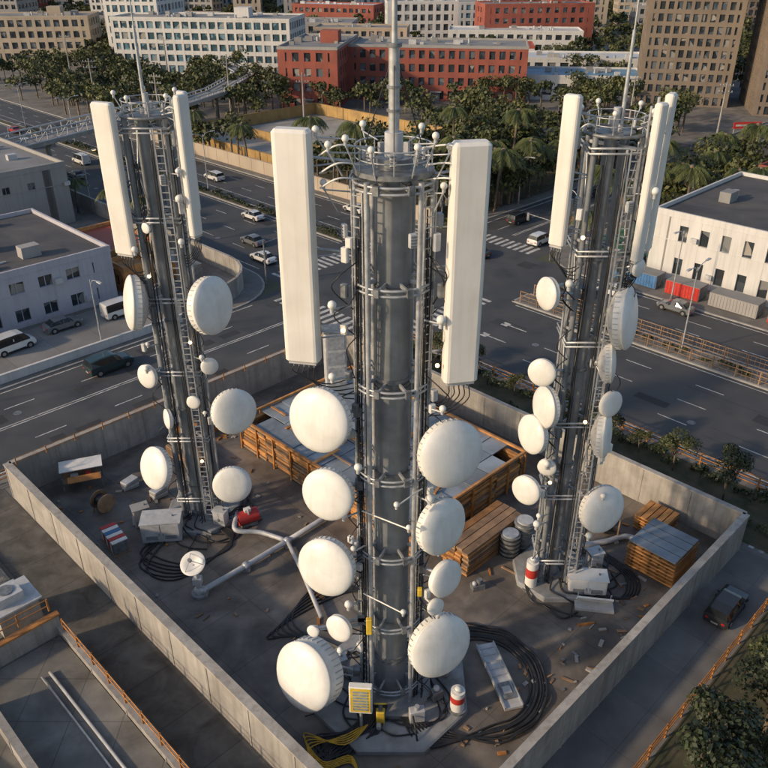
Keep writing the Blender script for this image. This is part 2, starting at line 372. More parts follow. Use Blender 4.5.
b.box((0,0,.9),(2.6,2.4,1.8),m_conc,0); b.box((0,0,1.86),(3.0,2.8,.12),m_grey); b.box((-.2,0,2.25),(1.7,1.5,.66),m_grey); b.cyl((-.2,0,2.58),(-.2,0,2.66),.5,m_dsteel,n=16)
for k in range(7): b.box((.66,-.6+k*.2,2.25),(.03,.1,.5),m_dsteel)
b.box((1.32,0,.8),(.04,.9,1.5),m_dsteel); b.obj('rooftop_unit',None,(c.x,c.y,.5),R45)
b=B(); c=W(8.2,27.5); b.box((0,0,.25),(1.2,.8,.5),m_grey); b.box((0,0,.56),(1.3,.9,.1),m_steel); b.cyl((.3,0,.6),(.3,0,.9),.15,m_dsteel); b.obj('vent_box',None,(c.x,c.y,1.0),R45)
b=B()
for k in range(5): b.box((random.uniform(-.1,.1),0,.1+k*.16),(1.2,3.6,.12),m_wood2)
b.obj('timber_stack',None,W(2.5,34,1.0),R45+.2)
b=B(); b.box((0,0,.9),(3,2.4,1.8),m_grey); b.box((0,0,1.86),(3.3,2.7,.12),m_roofw,ax=(Vector((1,0,0)),Vector((0,.99,.1)),Vector((0,-.1,.99)))); b.box((0,-1.22,.8),(.9,.05,1.5),m_dsteel); b.obj('site_shed',None,W(5,52,.5),R45)
b=B(); b.tube([W(9.9,8,1.15),W(9.9,24,1.15),W(9.2,24.6,1.15),W(9.2,38,1.15)],.09,m_grey,8); b.tube([W(9.4,8,1.12),W(9.4,23.6,1.12),W(8.7,24.2,1.12),W(8.7,38,1.12)],.06,m_steel,8); b.obj('pipeline')
# ------------------------------------------------------------------ antennas
def dirv(yaw,pitch=0):
    y,p=math.radians(yaw),math.radians(pitch); return Vector((math.sin(y)*math.cos(p),-math.cos(y)*math.cos(p),math.sin(p)))
def dish(parent,c,R,yaw,pitch,anchor,depth=.3,i=[0]):
    b=B(); d=dirv(yaw,pitch); c=Vector(c); n=44; D=depth*R
    b.rev(c,d,[(R*.985,-D),(R*.985,-.04*R)],m_white,n)
    b.rev(c,d,[(R*.985,-.05*R),(R*1.01,-.045*R),(R*1.012,-.005*R),(R*.99,.02*R)],m_white,n)
    b.rev(c,d,[(R*.99,.018*R),(R*.95,.06*R),(R*.85,.115*R),(R*.7,.165*R),(R*.5,.205*R),(R*.25,.228*R),(.001,.235*R)],m_white,n)
    b.rev(c,d,[(R*.985,-D),(R*.8,-D-.14*R),(R*.45,-D-.27*R),(R*.18,-D-.32*R)],m_grey,n)
    b.rev(c,d,[(R*.2,-D-.28*R),(R*.2,-D-.5*R),(.001,-D-.5*R)],m_dsteel,14)
    X,Y,_=basis(d)
    if R>1.2:
        for j in range(36):
            a=2*math.pi*j/36; r=X*math.cos(a)+Y*math.sin(a); t=d.cross(r)
            b.box(c+r*R*.992-d*(D*.72),(R*.03,R*.025,D*.5),m_grey,ax=(r,t,d))
    for j in range(8):
        a=2*math.pi*j/8; r=X*math.cos(a)+Y*math.sin(a)
        b.cyl(c+r*R*.93-d*(D+.05*R),c-d*(D+.45*R),R*.025,m_steel,n=5)
    hub=c-d*(D+.5*R); A=Vector(anchor)
    b.cyl(hub,A,.085,m_steel,n=8); b.cyl(hub+Vector((0,0,-.35*R)),A+Vector((0,0,-.5)),.05,m_steel,n=6); b.cyl(hub+Vector((0,0,-.35*R)),hub+Vector((0,0,.3*R)),.08,m_dsteel,n=8)
    b.box(A,(.4,.4,.5),m_dsteel)
    b.box(hub+Vector((0,0,-.1)),(.35,.3,.45),m_grey)
    mid=(hub+A)/2+Vector((0,0,-.7)); b.tube(spline([hub,mid,A+Vector((0,0,-1.2))],6),.035,m_cable,5)
    i[0]+=1; return b.obj('dish_antenna_%d'%i[0],parent)
def panel(parent,c,w,d,h,yaw,anchor,i=[0]):
    b=B(); rz=math.radians(yaw); c=Vector(c); b.rbox(c,(w,d,h),m_panel,rz,r=min(.22,d*.35),n=3)
    f=dirv(yaw); s=Vector((math.cos(rz),math.sin(rz),0)); back=c-f*(d/2+.1)
    b.cyl(back-f*.25+Vector((0,0,-h*.52)),back-f*.25+Vector((0,0,h*.47)),.08,m_steel,n=8)
    for k in (-.38,0,.38):
        z=Vector((0,0,h*k)); b.box(back+z,(w*.5,.3,.18),m_dsteel,rz); A=Vector((anchor[0],anchor[1],c.z+h*k-.2))
        b.cyl(back-f*.25+z,A,.06,m_steel,n=6); b.cyl(back-f*.25+z+Vector((0,0,-.5)),A,.04,m_steel,n=6)
    for k in (-.25,.2): b.rbox(back-f*.5+Vector((0,0,h*k)),(.4,.3,.9),m_grey,rz,r=.05,n=1)
    bot=c+Vector((0,0,-h/2)); b.box(bot+Vector((0,0,-.03)),(w*.8,d*.7,.08),m_grey,rz)
    for k in range(5):
        p=bot+s*(w*.3*(k/2-1))+Vector((0,0,-.05)); b.cyl(p,p+Vector((0,0,-.25)),.05,m_dsteel,n=6)
        A=Vector((anchor[0],anchor[1],bot.z-1.2-.3*k)); b.tube(spline([p+Vector((0,0,-.2)),p+Vector((0,0,-.6-.1*k)),(p+A)/2+Vector((0,0,-.8)),A],6),.03,m_cable,5)
    i[0]+=1; return b.obj('panel_antenna_%d'%i[0],parent)
def bulb(b,p,r=.16,m=None):
    b.sph(p,r,m or m_white,10); b.cyl(Vector(p)-Vector((0,0,r*1.8)),Vector(p)-Vector((0,0,r*.7)),r*.5,m_grey,n=8)
def stairs_ladder(b,x,y,z0,z1,w,rz,m,step=.45):
    X=Vector((math.cos(rz),math.sin(rz),0)); c=Vector((x,y,0))
    for k in (-1,1): b.box(c+X*k*w/2+Vector((0,0,(z0+z1)/2)),(.06,.09,z1-z0),m,rz)
    z=z0
    while z<z1: b.box(c+Vector((0,0,z)),(w,.05,.05),m,rz); z+=step
def cables(b,cx,cy,z0,z1,n,spread,r=.04,tail=2.5,rz=0.):
    X=Vector((math.cos(rz),math.sin(rz),0)); Y=Vector((-math.sin(rz),math.cos(rz),0))
    for k in range(n):
        o=Vector((cx,cy,0))+X*spread*((k/(max(1,n-1)))*2-1)+Y*random.uniform(-.08,.08); ph=random.uniform(0,6)
        top=z1-random.uniform(0,3); P=[]
        for j in range(9):
            z=z0+1.0+(top-z0-1.0)*j/8; P.append(o+Vector((math.sin(ph+j)*.04,math.cos(ph+j*1.3)*.05,z)))
        a=random.uniform(0,6.28); t=random.uniform(.5,1)*tail
        g=[o+Vector((math.cos(a)*t,math.sin(a)*t-.5,.1+z0)),o+Vector((math.cos(a)*t*.45,math.sin(a)*t*.45-.2,.12+z0)),o+Vector((math.cos(a)*.15,math.sin(a)*.15,.45+z0))]
        b.tube(spline(g+P,4),r,m_cable,5)
def octagon(b,R,h,m,z=0,rot=.39):
    n=8; vs=[(R*math.cos(rot+2*math.pi*k/n),R*math.sin(rot+2*math.pi*k/n),z) for k in range(n)]; vt=[(x*.975,y*.975,z+h) for x,y,_ in vs]; vm=[(x,y,z+h-.06) for x,y,_ in vs]
    b.add(vs+vm+vt,[(k,(k+1)%n,n+(k+1)%n,n+k) for k in range(n)]+[(n+k,n+(k+1)%n,2*n+(k+1)%n,2*n+k) for k in range(n)]+[tuple(range(2*n,3*n))],m)
def headunits(b,R,z,n,ph=0.,s=1.):
    for k in range(n):
        a=ph+2*math.pi*k/n; p=Vector((R*math.cos(a),R*math.sin(a),z)); b.rbox((p.x,p.y,z),(.34*s,.22*s,.6*s),m_grey,a+1.57,r=.05,n=1)
        for j in range(4): b.box(p+Vector((math.cos(a)*.13,math.sin(a)*.13,-.2+j*.13)),(.26,.05,.035),m_dsteel,a+1.57)
# ---- main tower
T0=Vector((.4,33,.13)); tw=empty('telecom_tower',T0)
b=B(); octagon(b,4.9,.35,m_plinth); octagon(b,2.6,.3,m_plinth,.35); b.obj('plinth',tw)
b=B()
b.rev((0,0,0),(0,0,1),[(1.3,.6),(1.3,.8)],m_shaft,32); b.rev((0,0,0),(0,0,1),[(1.3,.8),(.9,.8)],m_shaft,32,False)
b.rev((0,0,0),(0,0,1),[(.96,.8),(.93,8),(.87,18),(.79,31.6)],m_shaft,40)
for z in (3.2,3.5,6.4,11.4,16.5,21.1,21.35,21.6,21.85,26.5,30.9):
    r=.955-.17*z/31; b.rev((0,0,z),(0,0,1),[(r,-.02),(r+.07,-.02),(r+.07,.12),(r,.12)],m_dsteel,36,False)
for k in range(20):
    a=2*math.pi*k/20; b.cyl((1.14*math.cos(a),1.14*math.sin(a),.78),(1.14*math.cos(a),1.14*math.sin(a),1.0),.06,m_steel,n=6)
b.cyl((0,0,31.5),(0,0,31.7),1.7,m_dsteel,n=32); b.cyl((0,0,31.7),(0,0,32.1),.75,m_shaft,n=32); b.obj('shaft',tw)
b=B()
for a,rr in ((205,.1),(232,.12),(308,.12),(335,.1),(20,.1),(60,.12),(120,.12),(160,.1)):
    A=math.radians(a); x,y=1.8*math.cos(A),1.8*math.sin(A)
    b.cyl((x,y,.5),(x,y,31.4),rr,m_steel,n=10)
for z in (1.6,6.6,11.6,16.6,21.6,26.6,31.0):
    for dz in (0,.26): b.ring((0,0,z+dz),1.82,.06,m_steel,32)
    for a in range(0,360,45):
        A=math.radians(a+22); b.box((1.3*math.cos(A),1.3*math.sin(A),z+.14),(.98,.09,.18),m_steel,A)
        b.box((1.85*math.cos(A),1.85*math.sin(A),z+.14),(.2,.26,.38),m_dsteel,A)
stairs_ladder(b,-1.52,-.95,.6,31,.55,-.6,m_steel); stairs_ladder(b,1.52,-.95,.6,31,.55,.6,m_steel)
b.obj('frame_poles',tw)
b=B(); cables(b,-1.45,-1.0,0,31,7,.22,.038,3.6,-.6); cables(b,1.45,-1.0,0,31,6,.2,.038,3.8,.6); cables(b,-1.75,.3,0,30,2,.1,.04,3,1.5); cables(b,1.75,.3,0,30,2,.1,.04,3,1.5)
for k in range(26):
    z=random.uniform(2,29); sd=random.choice((-1,1)); x=sd*1.55; P=[(x,-1.1,z),(x+sd*random.uniform(.3,.8),-1.3-random.random()*.4,z-.5),(x+sd*random.uniform(.4,1.1),-1.3,z-1.2),(x+sd*.2,-1.1,z-2.2)]
    b.tube(spline(P,5),.03,m_cable,5)
b.obj('cable_bundle',tw)
b=B()
b.ring((0,0,32.6),1.6,.035,m_steel); b.ring((0,0,32.15),1.6,.025,m_steel)
for k in range(12):
    A=2*math.pi*k/12; b.cyl((1.6*math.cos(A),1.6*math.sin(A),31.7),(1.6*math.cos(A),1.6*math.sin(A),32.65),.03,m_steel,n=6)
b.cyl((0,0,32.1),(0,0,33.1),.38,m_grey,n=16); b.cyl((0,0,33.1),(0,0,36.3),.22,m_steel,n=16); b.cyl((0,0,36.3),(0,0,36.45),.3,m_dsteel,n=16); b.cyl((0,0,36.4),(0,0,41),.12,m_steel,.09,n=12); b.cyl((0,0,41),(0,0,44),.04,m_steel,n=8)
for z in (33.9,34.8): b.cyl((0,0,z),(0,0,z+.1),.3,m_dsteel,n=16)
for a in (30,150,270):
    A=math.radians(a); b.cyl((1.6*math.cos(A),1.6*math.sin(A),31.8),(0,0,36.2),.025,m_cable,n=5)
for k,(x,y,z) in enumerate([(-3.1,-1,33.4),(-2.6,-1.4,32.9),(-1.9,-1.7,33.2),(-.9,-1.9,32.8),(.9,-1.9,32.9),(1.6,-1.7,33.3),(2.2,-1.3,32.8),(-2.9,-.6,31.2),(2.0,-1.5,31.3),(1.2,1.6,33.0),(-1.3,1.6,33.1)]):
    bulb(b,(x,y,z),.15); b.cyl((x,y,z-.25),(x*.8,y*.8,z-1.3),.035,m_steel,n=6)
    b.cyl((x,y,z-.3),(x*.5,y*.5,z-.5),.035,m_steel,n=6)
headunits(b,1.25,32.2,7,.2,.85); headunits(b,2.2,29.2,4,3.5)
for s in (-1,1):
    for z in (31.3,31.9,32.6): b.tube(spline([(s*1.2,-.6,z),(s*2.2,-1.5,z+.3),(s*3,-1.1,z-.2)],5),.04,m_white,6)
b.obj('top_platform',tw)
b=B()
for k,(x,z) in enumerate([(-2.5,22.7),(2.1,21),(-1.5,17.7),(-1.8,12.6),(1.7,15.8),(-2.1,8.7),(2.2,12.4),(-2.5,19.4),(1.9,25.5),(-2.4,26.2),(2.3,8.1),(2.6,5.0),(-2.6,5.2),(2.1,17.4),(-2.2,14.8)]):
    bulb(b,(x*1.1,-1.7,z),random.uniform(.14,.24)); b.cyl((x*1.1,-1.7,z-.2),(x*.75,-1.1,z-.3),.05,m_steel,n=6)
for k in range(22):
    z=3+random.random()*26; s=random.choice((-1,1)); b.rbox((s*random.uniform(1.7,2.2),-1.2,z),(.32,.25,random.uniform(.4,.8)),random.choice((m_grey,m_white,m_dsteel)),s*.5,r=.05,n=1)
b.rbox((-1.2,-2.2,7.6),(.32,.28,1.1),m_yellow,r=.06); b.rbox((1.5,-1.9,9.8),(.25,.25,.5),m_yellow,r=.05)
for z,s,l in ((14.8,-1,2.3),(9.2,-1,2.1),(16.2,1,1.3)):
    b.cyl((s*1.5,-1.4,z),(s*(1.5-l),-3.0,z+.15),.04,m_white,n=6); bulb(b,(s*(1.5-l),-3.0,z+.25),.15)
b.obj('small_hardware',tw)
b=B()
for p in ((-2.2,-1.5,24.9),(2.0,-1.6,23.2)): b.sph(p,.1,m_lampw,10)
b.obj('lamps',tw)
panel(tw,(-4.05,-1.0,28.3),1.6,.75,10.3,-12,(-1.75,-.4)); panel(tw,(3.05,-1.2,27.6),1.6,.8,10.8,12,(1.7,-.4))
A=lambda x,z,y=-.9:(math.copysign(1.65,x),y,z)
for x,z,R,yw,pt in [(-3.45,20.6,1.55,-26,13),(-3.2,16.3,1.34,-22,12),(-3.45,11.6,1.58,-24,14),(2.85,18.7,1.66,26,13),(2.6,14.3,1.5,40,10),(2.9,10.8,1.03,38,8),(2.8,5.8,1.86,28,12),(-2.9,7.2,.78,-30,10),(-4.3,7.0,.35,-20,10),(2.4,8.8,.5,30,10)]:
    dish(tw,(x,-1.9,z-.13),R,yw,pt,A(x,z-.2))
dish(tw,(-5.0,-2.1,3.5),2.0,-38,20,(-2.0,-.9,2.6),.62)
# ---- secondary towers
def tower2(base,H,dishes,panels,lamps,seed,mastx=0.):
    random.seed(seed); tw=empty('telecom_tower',base); b=B(); octagon(b,3.0,.4,m_plinth); b.obj('plinth',tw)
    b=B()
    cs=[(-1.2,-1.0,.18),(1.25,-1.0,.18),(1.05,1.1,.18),(-1.05,1.1,.18),(-.25,-.4,.36),(.55,.2,.17)]
    for x,y,r in cs:
        b.cyl((x,y,.3),(x,y,H),r,m_shaft,r*.9,n=16); b.cyl((x,y,.4),(x,y,.75),r*1.6,m_dsteel,n=14)
        for z in range(3,int(H),7): b.cyl((x,y,z),(x,y,z+.18),r*1.28,m_dsteel,n=14)
    for x,y in ((-1.6,-.3),(1.65,-.3),(.45,-1.3)): b.cyl((x,y,1),(x,y,H-.5),.075,m_steel,n=8)
    lv=[2.2+i*(H-3)/5 for i in range(6)]
    for z in lv:
        for dz in (0,.28): b.tube([(-1.5,-1.35,z+dz),(1.5,-1.35,z+dz),(1.5,1.35,z+dz),(-1.5,1.35,z+dz),(-1.5,-1.35,z+dz)],.06,m_steel,6)
        b.box((0,0,z+.15),(2.8,.1,.18),m_steel,.78); b.box((0,0,z+.17),(2.8,.1,.18),m_steel,-.78)
    for i in range(5):   # diagonal bracing on the flanks
        z0,z1=lv[i]+.3,lv[i+1]
        for sx in (-1,1):
            b.cyl((sx*1.2,-1.0,z0),(sx*1.05,1.1,z1),.045,m_steel,n=6); b.cyl((sx*1.05,1.1,z0),(sx*1.2,-1.0,z1),.045,m_steel,n=6)
    stairs_ladder(b,.85,-1.5,.6,H-.5,.5,0,m_steel)
    b.obj('frame_poles',tw)
    b=B(); cables(b,-.75,-1.3,0,H,4,.12,.034,3.4); cables(b,.3,-1.4,0,H,3,.1,.034,3.4); cables(b,1.5,-1.1,0,H,2,.06,.034,3)
    for k in range(14):
        z=random.uniform(2,H-3); sd=random.choice((-1,1)); x=sd*1.3
        b.tube(spline([(x,-1.3,z),(x+sd*.6,-1.5,z-.5),(x+sd*.7,-1.4,z-1.2),(x,-1.3,z-2)],5),.03,m_cable,5)
    b.obj('cable_bundle',tw)
    b=B(); b.ring((0,0,H+.07),1.6,.1,m_dsteel); b.cyl((0,0,H),(0,0,H+.1),1.1,m_dsteel,n=28); b.ring((0,0,H+.95),1.5,.03,m_steel); b.ring((0,0,H+.55),1.5,.025,m_steel)
    for k in range(10):
        a=2*math.pi*k/10; b.cyl((1.5*math.cos(a),1.5*math.sin(a),H+.1),(1.5*math.cos(a),1.5*math.sin(a),H+1),.03,m_steel,n=6)
        if k%2: bulb(b,(1.9*math.cos(a),1.9*math.sin(a),H+1.3),.15); b.cyl((1.9*math.cos(a),1.9*math.sin(a),H+1.1),(1.5*math.cos(a),1.5*math.sin(a),H+.3),.035,m_steel,n=5)
    b.cyl((0,0,H+.1),(0,0,H+1.3),.2,m_grey,n=12); b.cyl((mastx,0,H+.2),(mastx,0,H+5),.11,m_steel,.09,n=10); b.cyl((mastx,0,H+5),(mastx,0,H+9),.045,m_steel,n=8)
    headunits(b,1.0,H+.45,4,0,.7); headunits(b,1.9,H-3.5,4,3.6)
    for s in (-1,1): b.tube(spline([(s*1,-.6,H+.3),(s*1.8,-1.3,H+.7),(s*2.4,-1,H+.1)],5),.04,m_white,6)
    b.obj('top_platform',tw)
    b=B()
    for k in range(16):
        z=3+random.random()*(H-5); s=random.choice((-1,1)); x=s*random.uniform(1.5,2.1)
        if k%2: b.rbox((x,-1.5,z),(.32,.25,.6),random.choice((m_grey,m_white)),s*.4,r=.05,n=1)
        else: bulb(b,(x,-1.8,z),random.uniform(.14,.26)); b.cyl((x,-1.8,z-.2),(s*1.2,-1.2,z-.3),.045,m_steel,n=6)
    b.obj('small_hardware',tw); b=B()
    for p in lamps: b.sph(p,.12,m_lampw,10)
    b.obj('lamps',tw)
    for x,z,R,yw,pt in dishes: dish(tw,(x,-1.4-.2*(abs(yw)<50),z),R,yw,pt,(math.copysign(1.15,x),-.9,z-.2))
    for (x,y,z,w,d,h,yw) in panels: panel(tw,(x,y,z),w,d,h,yw,(math.copysign(1.1,x),math.copysign(.8,y)))
    return tw
tower2((-14.4,50,.13),30.6,[(-2.5,18.8,1.85,-68,8),(3.0,18.6,1.95,62,8),(-2.2,13.3,.85,-30,8),(3.7,10.4,1.65,32,12),(-2.8,5.5,1.6,-40,20),(2.9,3.9,1.45,8,10),(2.3,14.1,.6,20,5),(.8,11.2,.5,-10,5),(-1.3,9.7,.75,-60,5),(-.7,24,.35,-30,0)],
  [(-2.2,-1.4,26.9,1.5,.6,9.4,-22),(2.4,-1.3,27.7,.9,.5,8.6,62),(1.7,1.9,27.9,.9,.5,7.6,150)],[(.9,-1.7,6.2),(-.9,-1.7,20.8),(1.2,-1.7,16)],3,-.1)
tower2((12.2,43,.13),31.0,[(-3.0,22.4,.95,-66,5),(1.9,20.9,1.85,64,8),(1.3,18,1.25,78,5),(-2.8,17.4,.85,-28,8),(1.7,15.2,.85,30,5),(-2.4,14.9,1.3,-72,5),(-3.0,12.9,1.25,-62,8),(1.7,12.9,1.5,70,5),(-3.0,8.7,1.0,-40,8),(2.3,7.1,1.65,24,12),(2.0,24,.5,40,0),(-1.8,10.5,.6,-20,0)],
  [(-2.6,-1.0,29.1,.95,.55,8.0,-40),(1.75,-1.6,28.6,.7,.5,8.4,35),(2.5,-.6,28.9,.9,.5,8.4,60)],[(-1.4,-1.7,25.8),(-1.5,-1.7,9.4),(.2,-1.7,14)],5,.3)
# ------------------------------------------------------------------ compound props
def cabinet(name,loc,w,d,h,rz,m):
    b=B(); b.rbox((0,0,h/2+.1),(w,d,h),m,r=.06,n=2); b.box((0,0,.05),(w*.9,d*.9,.1),m_dsteel)
    b.box((0,0,h+.14),(w+.12,d+.12,.08),m)
    for s in (-1,1):
        b.box((s*w*.24,-d/2-.015,h*.52+.1),(w*.44,.03,h*.84),m); b.box((s*w*.05,-d/2-.05,h*.5),(.04,.05,.25),m_dsteel)
        for k in range(6): b.box((s*w*.24,-d/2-.04,h*.25+k*.06),(w*.3,.02,.025),m_dsteel)
    b.cyl((w*.3,0,h+.15),(w*.3,0,h+.3),.07,m_dsteel); return b.obj(name,None,loc,rz)
cabinet('equipment_cabinet',(-16.9,47.2,.13),2.9,1.7,1.7,.12,m_grey)
cabinet('equipment_cabinet',(14.2,41.4,.13),2.6,1.2,1.3,-.1,m_white)
cabinet('equipment_cabinet',(-18.9,48.6,.13),1.2,.9,1.6,.5,m_bgrey)
cabinet('equipment_cabinet',(-12.6,48.2,.53),1.0,.7,1.2,-.3,m_grey)
cabinet('equipment_cabinet',(-2.9,33.6,.48),1.1,.7,1.5,.4,m_grey)
cabinet('equipment_cabinet',(3.6,33.9,.48),.9,.6,1.2,-.4,m_bgrey)
cabinet('equipment_cabinet',(15.2,43.6,.13),1.0,.8,1.5,.3,m_grey)
b=B()
b.box((0,0,.55),(2.4,.12,1.1),m_white,ax=(Vector((1,0,0)),Vector((0,.8,.6)),Vector((0,-.6,.8)))); b.box((0,0,.1),(2.6,1.2,.2),m_grey)
for s in (-1,1): b.cyl((s*1.1,.4,0),(s*1.1,.1,1.0),.05,m_steel,n=6)
b.obj('control_panel',None,(14.4,39.9,.13),-.15)
def bollard(loc,r=.45,h=2.,name='marker_post'):
    b=B(); b.cyl((0,0,0),(0,0,.12),r*1.35,m_dsteel,n=20); b.cyl((0,0,.1),(0,0,h*.45),r,m_white,n=20); b.cyl((0,0,h*.45),(0,0,h*.72),r*1.01,m_red,n=20); b.cyl((0,0,h*.72),(0,0,h*.92),r,m_white,n=20); b.cyl((0,0,h*.92),(0,0,h),r*.6,m_grey,n=16); b.sph((0,0,h),r*.5,m_white,12,.6)
    return b.obj(name,None,loc)
bollard((10.3,41.6,.13),.42,2.7); bollard((4.3,31.3,.48),.42,1.7)
for i,(x,y,hh) in enumerate(((9.3,45.2,1.9),(10.5,46.2,2.3),(9.3,46.9,1.6))):
    b=B(); r=.75; b.cyl((0,0,0),(0,0,hh),r,m_dsteel,n=22)
    for k in range(5): b.rev((0,0,hh*(k+.4)/5),(0,0,1),[(r,0),(r*1.07,.04),(r*1.07,.1),(r,.14)],m_tyre if i!=1 else m_dsteel,22)
    b.cyl((0,0,hh),(0,0,hh+.12),r*.8,m_grey if i==1 else m_steel,n=20); b.obj('steel_drum',None,(x,y,.13))
b=B(); b.tube(spline([(0,0,.3),(2.5,.6,.3),(4.2,1.2,.3),(5.2,.4,.3),(5.3,-1.4,.2)],6),.22,m_grey,10)
for x,y in ((1,.24),(3.4,.9)): b.box((x,y,.12),(.3,.7,.2),m_conc)
b.obj('pipeline',None,(14.2,45.6,.13))
b=B(); w=3.6
for k in range(7):
    z=.12+k*.3
    for j in (-1,0,1): b.box((j*w*.45,0,z),(.25,w,.12),m_wood)
    for j in range(6): b.box((0,(j-2.5)*w/5.6,z+.1),(w,.5,.05),m_wood)
for j in range(4): b.box(((j-1.5)*.9,0,2.25),(.82,w*.98,.1),m_sheet)
b.obj('pallet_stack',None,W(45.4,16.9,.13),R45)
b=B()
for k in range(5):
    z=.1+k*.28
    for j in (-1,1): b.box((j*1.1,0,z),(.2,2.4,.12),m_wood)
    for j in range(5): b.box((0,(j-2)*.5,z+.09),(2.5,.42,.05),m_wood)
b.obj('pallet_stack',None,W(49,19.2,.13),R45)
b=B(); a0,a1,b0,b1=33.,46.5,30.,51.; ca,cb=(a0+a1)/2,(b0+b1)/2; wa,wb=a1-a0,b1-b0
random.seed(4)
for k in range(9):
    z=.25+k*.3
    for s in (-1,1):
        n=6
        for j in range(n):
            L=wb/n; b.box((s*(wa/2-.25)+random.uniform(-.12,.12),-wb/2+L*(j+.5),z),(.35,L-.06,.22),random.choice((m_wood,m_wood,m_wood2)))
        n=4
        for j in range(n):
            L=(wa-1.2)/n; b.box((-wa/2+.6+L*(j+.5),s*(wb/2-.25)+random.uniform(-.12,.12),z),(L-.06,.35,.22),random.choice((m_wood,m_wood,m_wood2)))
for j in range(10):
    for s in (-1,1): b.box((s*(wa/2+.05),-wb/2+wb*j/9,1.45),(.14,.14,3.0),m_orange)
for j in range(7):
    for s in (-1,1): b.box((-wa/2+wa*j/6,s*(wb/2+.05),1.45),(.14,.14,3.0),m_orange)
par=empty('formwork_platform',W(ca,cb,.13),R45); b.obj('formwork_frame',par)
b=B()
for i in range(6):
    for j in range(12):
        if (i,j) in ((5,0),(0,11)): continue
        w1,w2=wa/6,wb/12; b.box((-wa/2+w1*(i+.5)+random.uniform(-.05,.05),-wb/2+w2*(j+.5),2.95+random.uniform(-.06,.08)),(w1-.06,w2-.08,.1),m_sheet,random.uniform(-.012,.012))
for s in (-1,1): b.box((s*wa/2,0,3.12),(.2,wb+.3,.2),m_wood); b.box((0,s*wb/2,3.14),(wa-.2,.2,.2),m_wood)
for k in range(26): b.box((random.uniform(-wa*.4,wa*.4),random.uniform(-wb*.43,wb*.43),3.125+k*.003),(random.uniform(.3,3.2),random.uniform(.12,.3),.1),random.choice((m_wood,m_wood2,m_orange)),random.choice((0,1.57,.3)))
b.obj('deck_sheets',par)
b=B()
for k in range(9):
    for j in range(4): b.box((random.uniform(-.15,.15),(j-1.5)*.62,.12+k*.24),(6.4,.55,.18),random.choice((m_wood,m_wood,m_wood2)))
b.obj('timber_stack',None,W(37.6,27.2,.13),R45)
b=B()
for k in range(5):
    for j in range(4): b.box((random.uniform(-.2,.2),(j-1.5)*.5,.12+k*.2),(5,.42,.15),m_wood2)
b.obj('timber_stack',None,W(28.5,52.5,.13),R45+1.57)
b=B()
for k in range(6): b.box((random.uniform(-.2,.2),0,.12+k*.25),(1.2,8,.2),random.choice((m_wood,m_orange)))
b.obj('timber_stack',None,W(48.3,44,.13),R45)
b=B()
for k in range(6): b.box((random.uniform(-.2,.2),0,.12+k*.25),(1.2,7,.2),random.choice((m_wood,m_orange)))
b.obj('timber_stack',None,W(33,55.5,.13),R45+1.57)
b=B(); b.rbox((0,0,4.3),(2.0,1.6,8.6),m_grey,r=.1)
for k in range(5): b.box((0,-.82,1.2+k*1.6),(1.6,.06,1.3),m_steel)
b.box((0,0,8.68),(2.2,1.8,.14),m_dsteel); b.obj('transformer_cabinet',None,(-4.6,66.,.13),.2)
b=B()
for x in (-1.5,1.5):
    for y in (-.9,.9): b.box((x,y,.75),(.1,.1,1.5),m_dsteel)
b.box((0,0,.9),(3.0,1.6,.08),m_wood2)
b.box((0,.5,1.75),(3.4,1.3,.07),m_white,ax=(Vector((1,0,0)),Vector((0,.97,.22)),Vector((0,-.22,.97)))); b.box((.2,-1.0,1.3),(2.6,.6,.05),m_orange,ax=(Vector((1,0,0)),Vector((0,.8,.5)),Vector((0,-.5,.8))))
b.box((-.6,0,1.05),(.6,.4,.25),m_grey); b.box((.5,.1,1.02),(.4,.5,.18),m_red); b.obj('workbench',None,(-25.2,53.8,.13),.35)
b=B()
for k in range(6): b.box(((k-2.5)*.42,0,.55),(.34,1.1,1.0),(m_white,m_red,m_white,m_red,m_white,m_dsteel)[k])
for k in range(6): b.box(((k-2.5)*.42,0,1.1),(.36,1.2,.08),(m_red,m_white,m_blue,m_white,m_red,m_white)[k])
b.box((0,0,.03),(2.8,1.3,.06),m_wood2); b.obj('crate',None,(-20.3,46.2,.13),-.9)
tw2=empty('pedestal_dish',(-12.9,41.0,.13)); b=B(); b.cyl((0,0,0),(0,0,.2),.55,m_plinth,n=16); b.cyl((0,0,.2),(0,0,2.3),.2,m_grey,.15,n=12); b.box((0,0,1.3),(.6,.5,.5),m_grey); b.sph((0,0,.35),.38,m_grey); b.obj('post',tw2)
b=B(); d=dirv(-10,58); c=Vector((-.1,-.1,2.9)); b.rev(c,d,[(.001,-.22),(.5,-.12),(.85,.06),(.88,.06),(.86,.1),(.5,-.06),(.001,-.15)],m_white,28)
X,Y,_=basis(d)
for k in range(3):
    a=2*math.pi*k/3; b.cyl(c+(X*math.cos(a)+Y*math.sin(a))*.8,c+d*.75,.025,m_steel,n=5)
b.cyl(c+d*.65,c+d*.85,.14,m_dsteel,n=10); b.cyl((0,0,2.2),c-d*.15,.1,m_dsteel,n=8); b.obj('reflector',tw2)
b=B(); b.tube(spline([(-12.8,40.8,.5),(-10,43.5,.5),(-7.3,46.2,.5)],8),.2,m_grey,10); b.tube([(-7.3,46.2,.5),(-4.6,49,.5),(-2.5,51.2,.5)],.2,m_grey,10); b.tube([(-7.3,46.2,.5),(-6,43.2,.5),(-4.2,38.5,.5)],.16,m_grey,10); b.tube(spline([(-7.5,46.3,.5),(-9.5,47.2,.5),(-11.3,47,.9),(-11.4,48.6,1.2)],6),.18,m_grey,10)
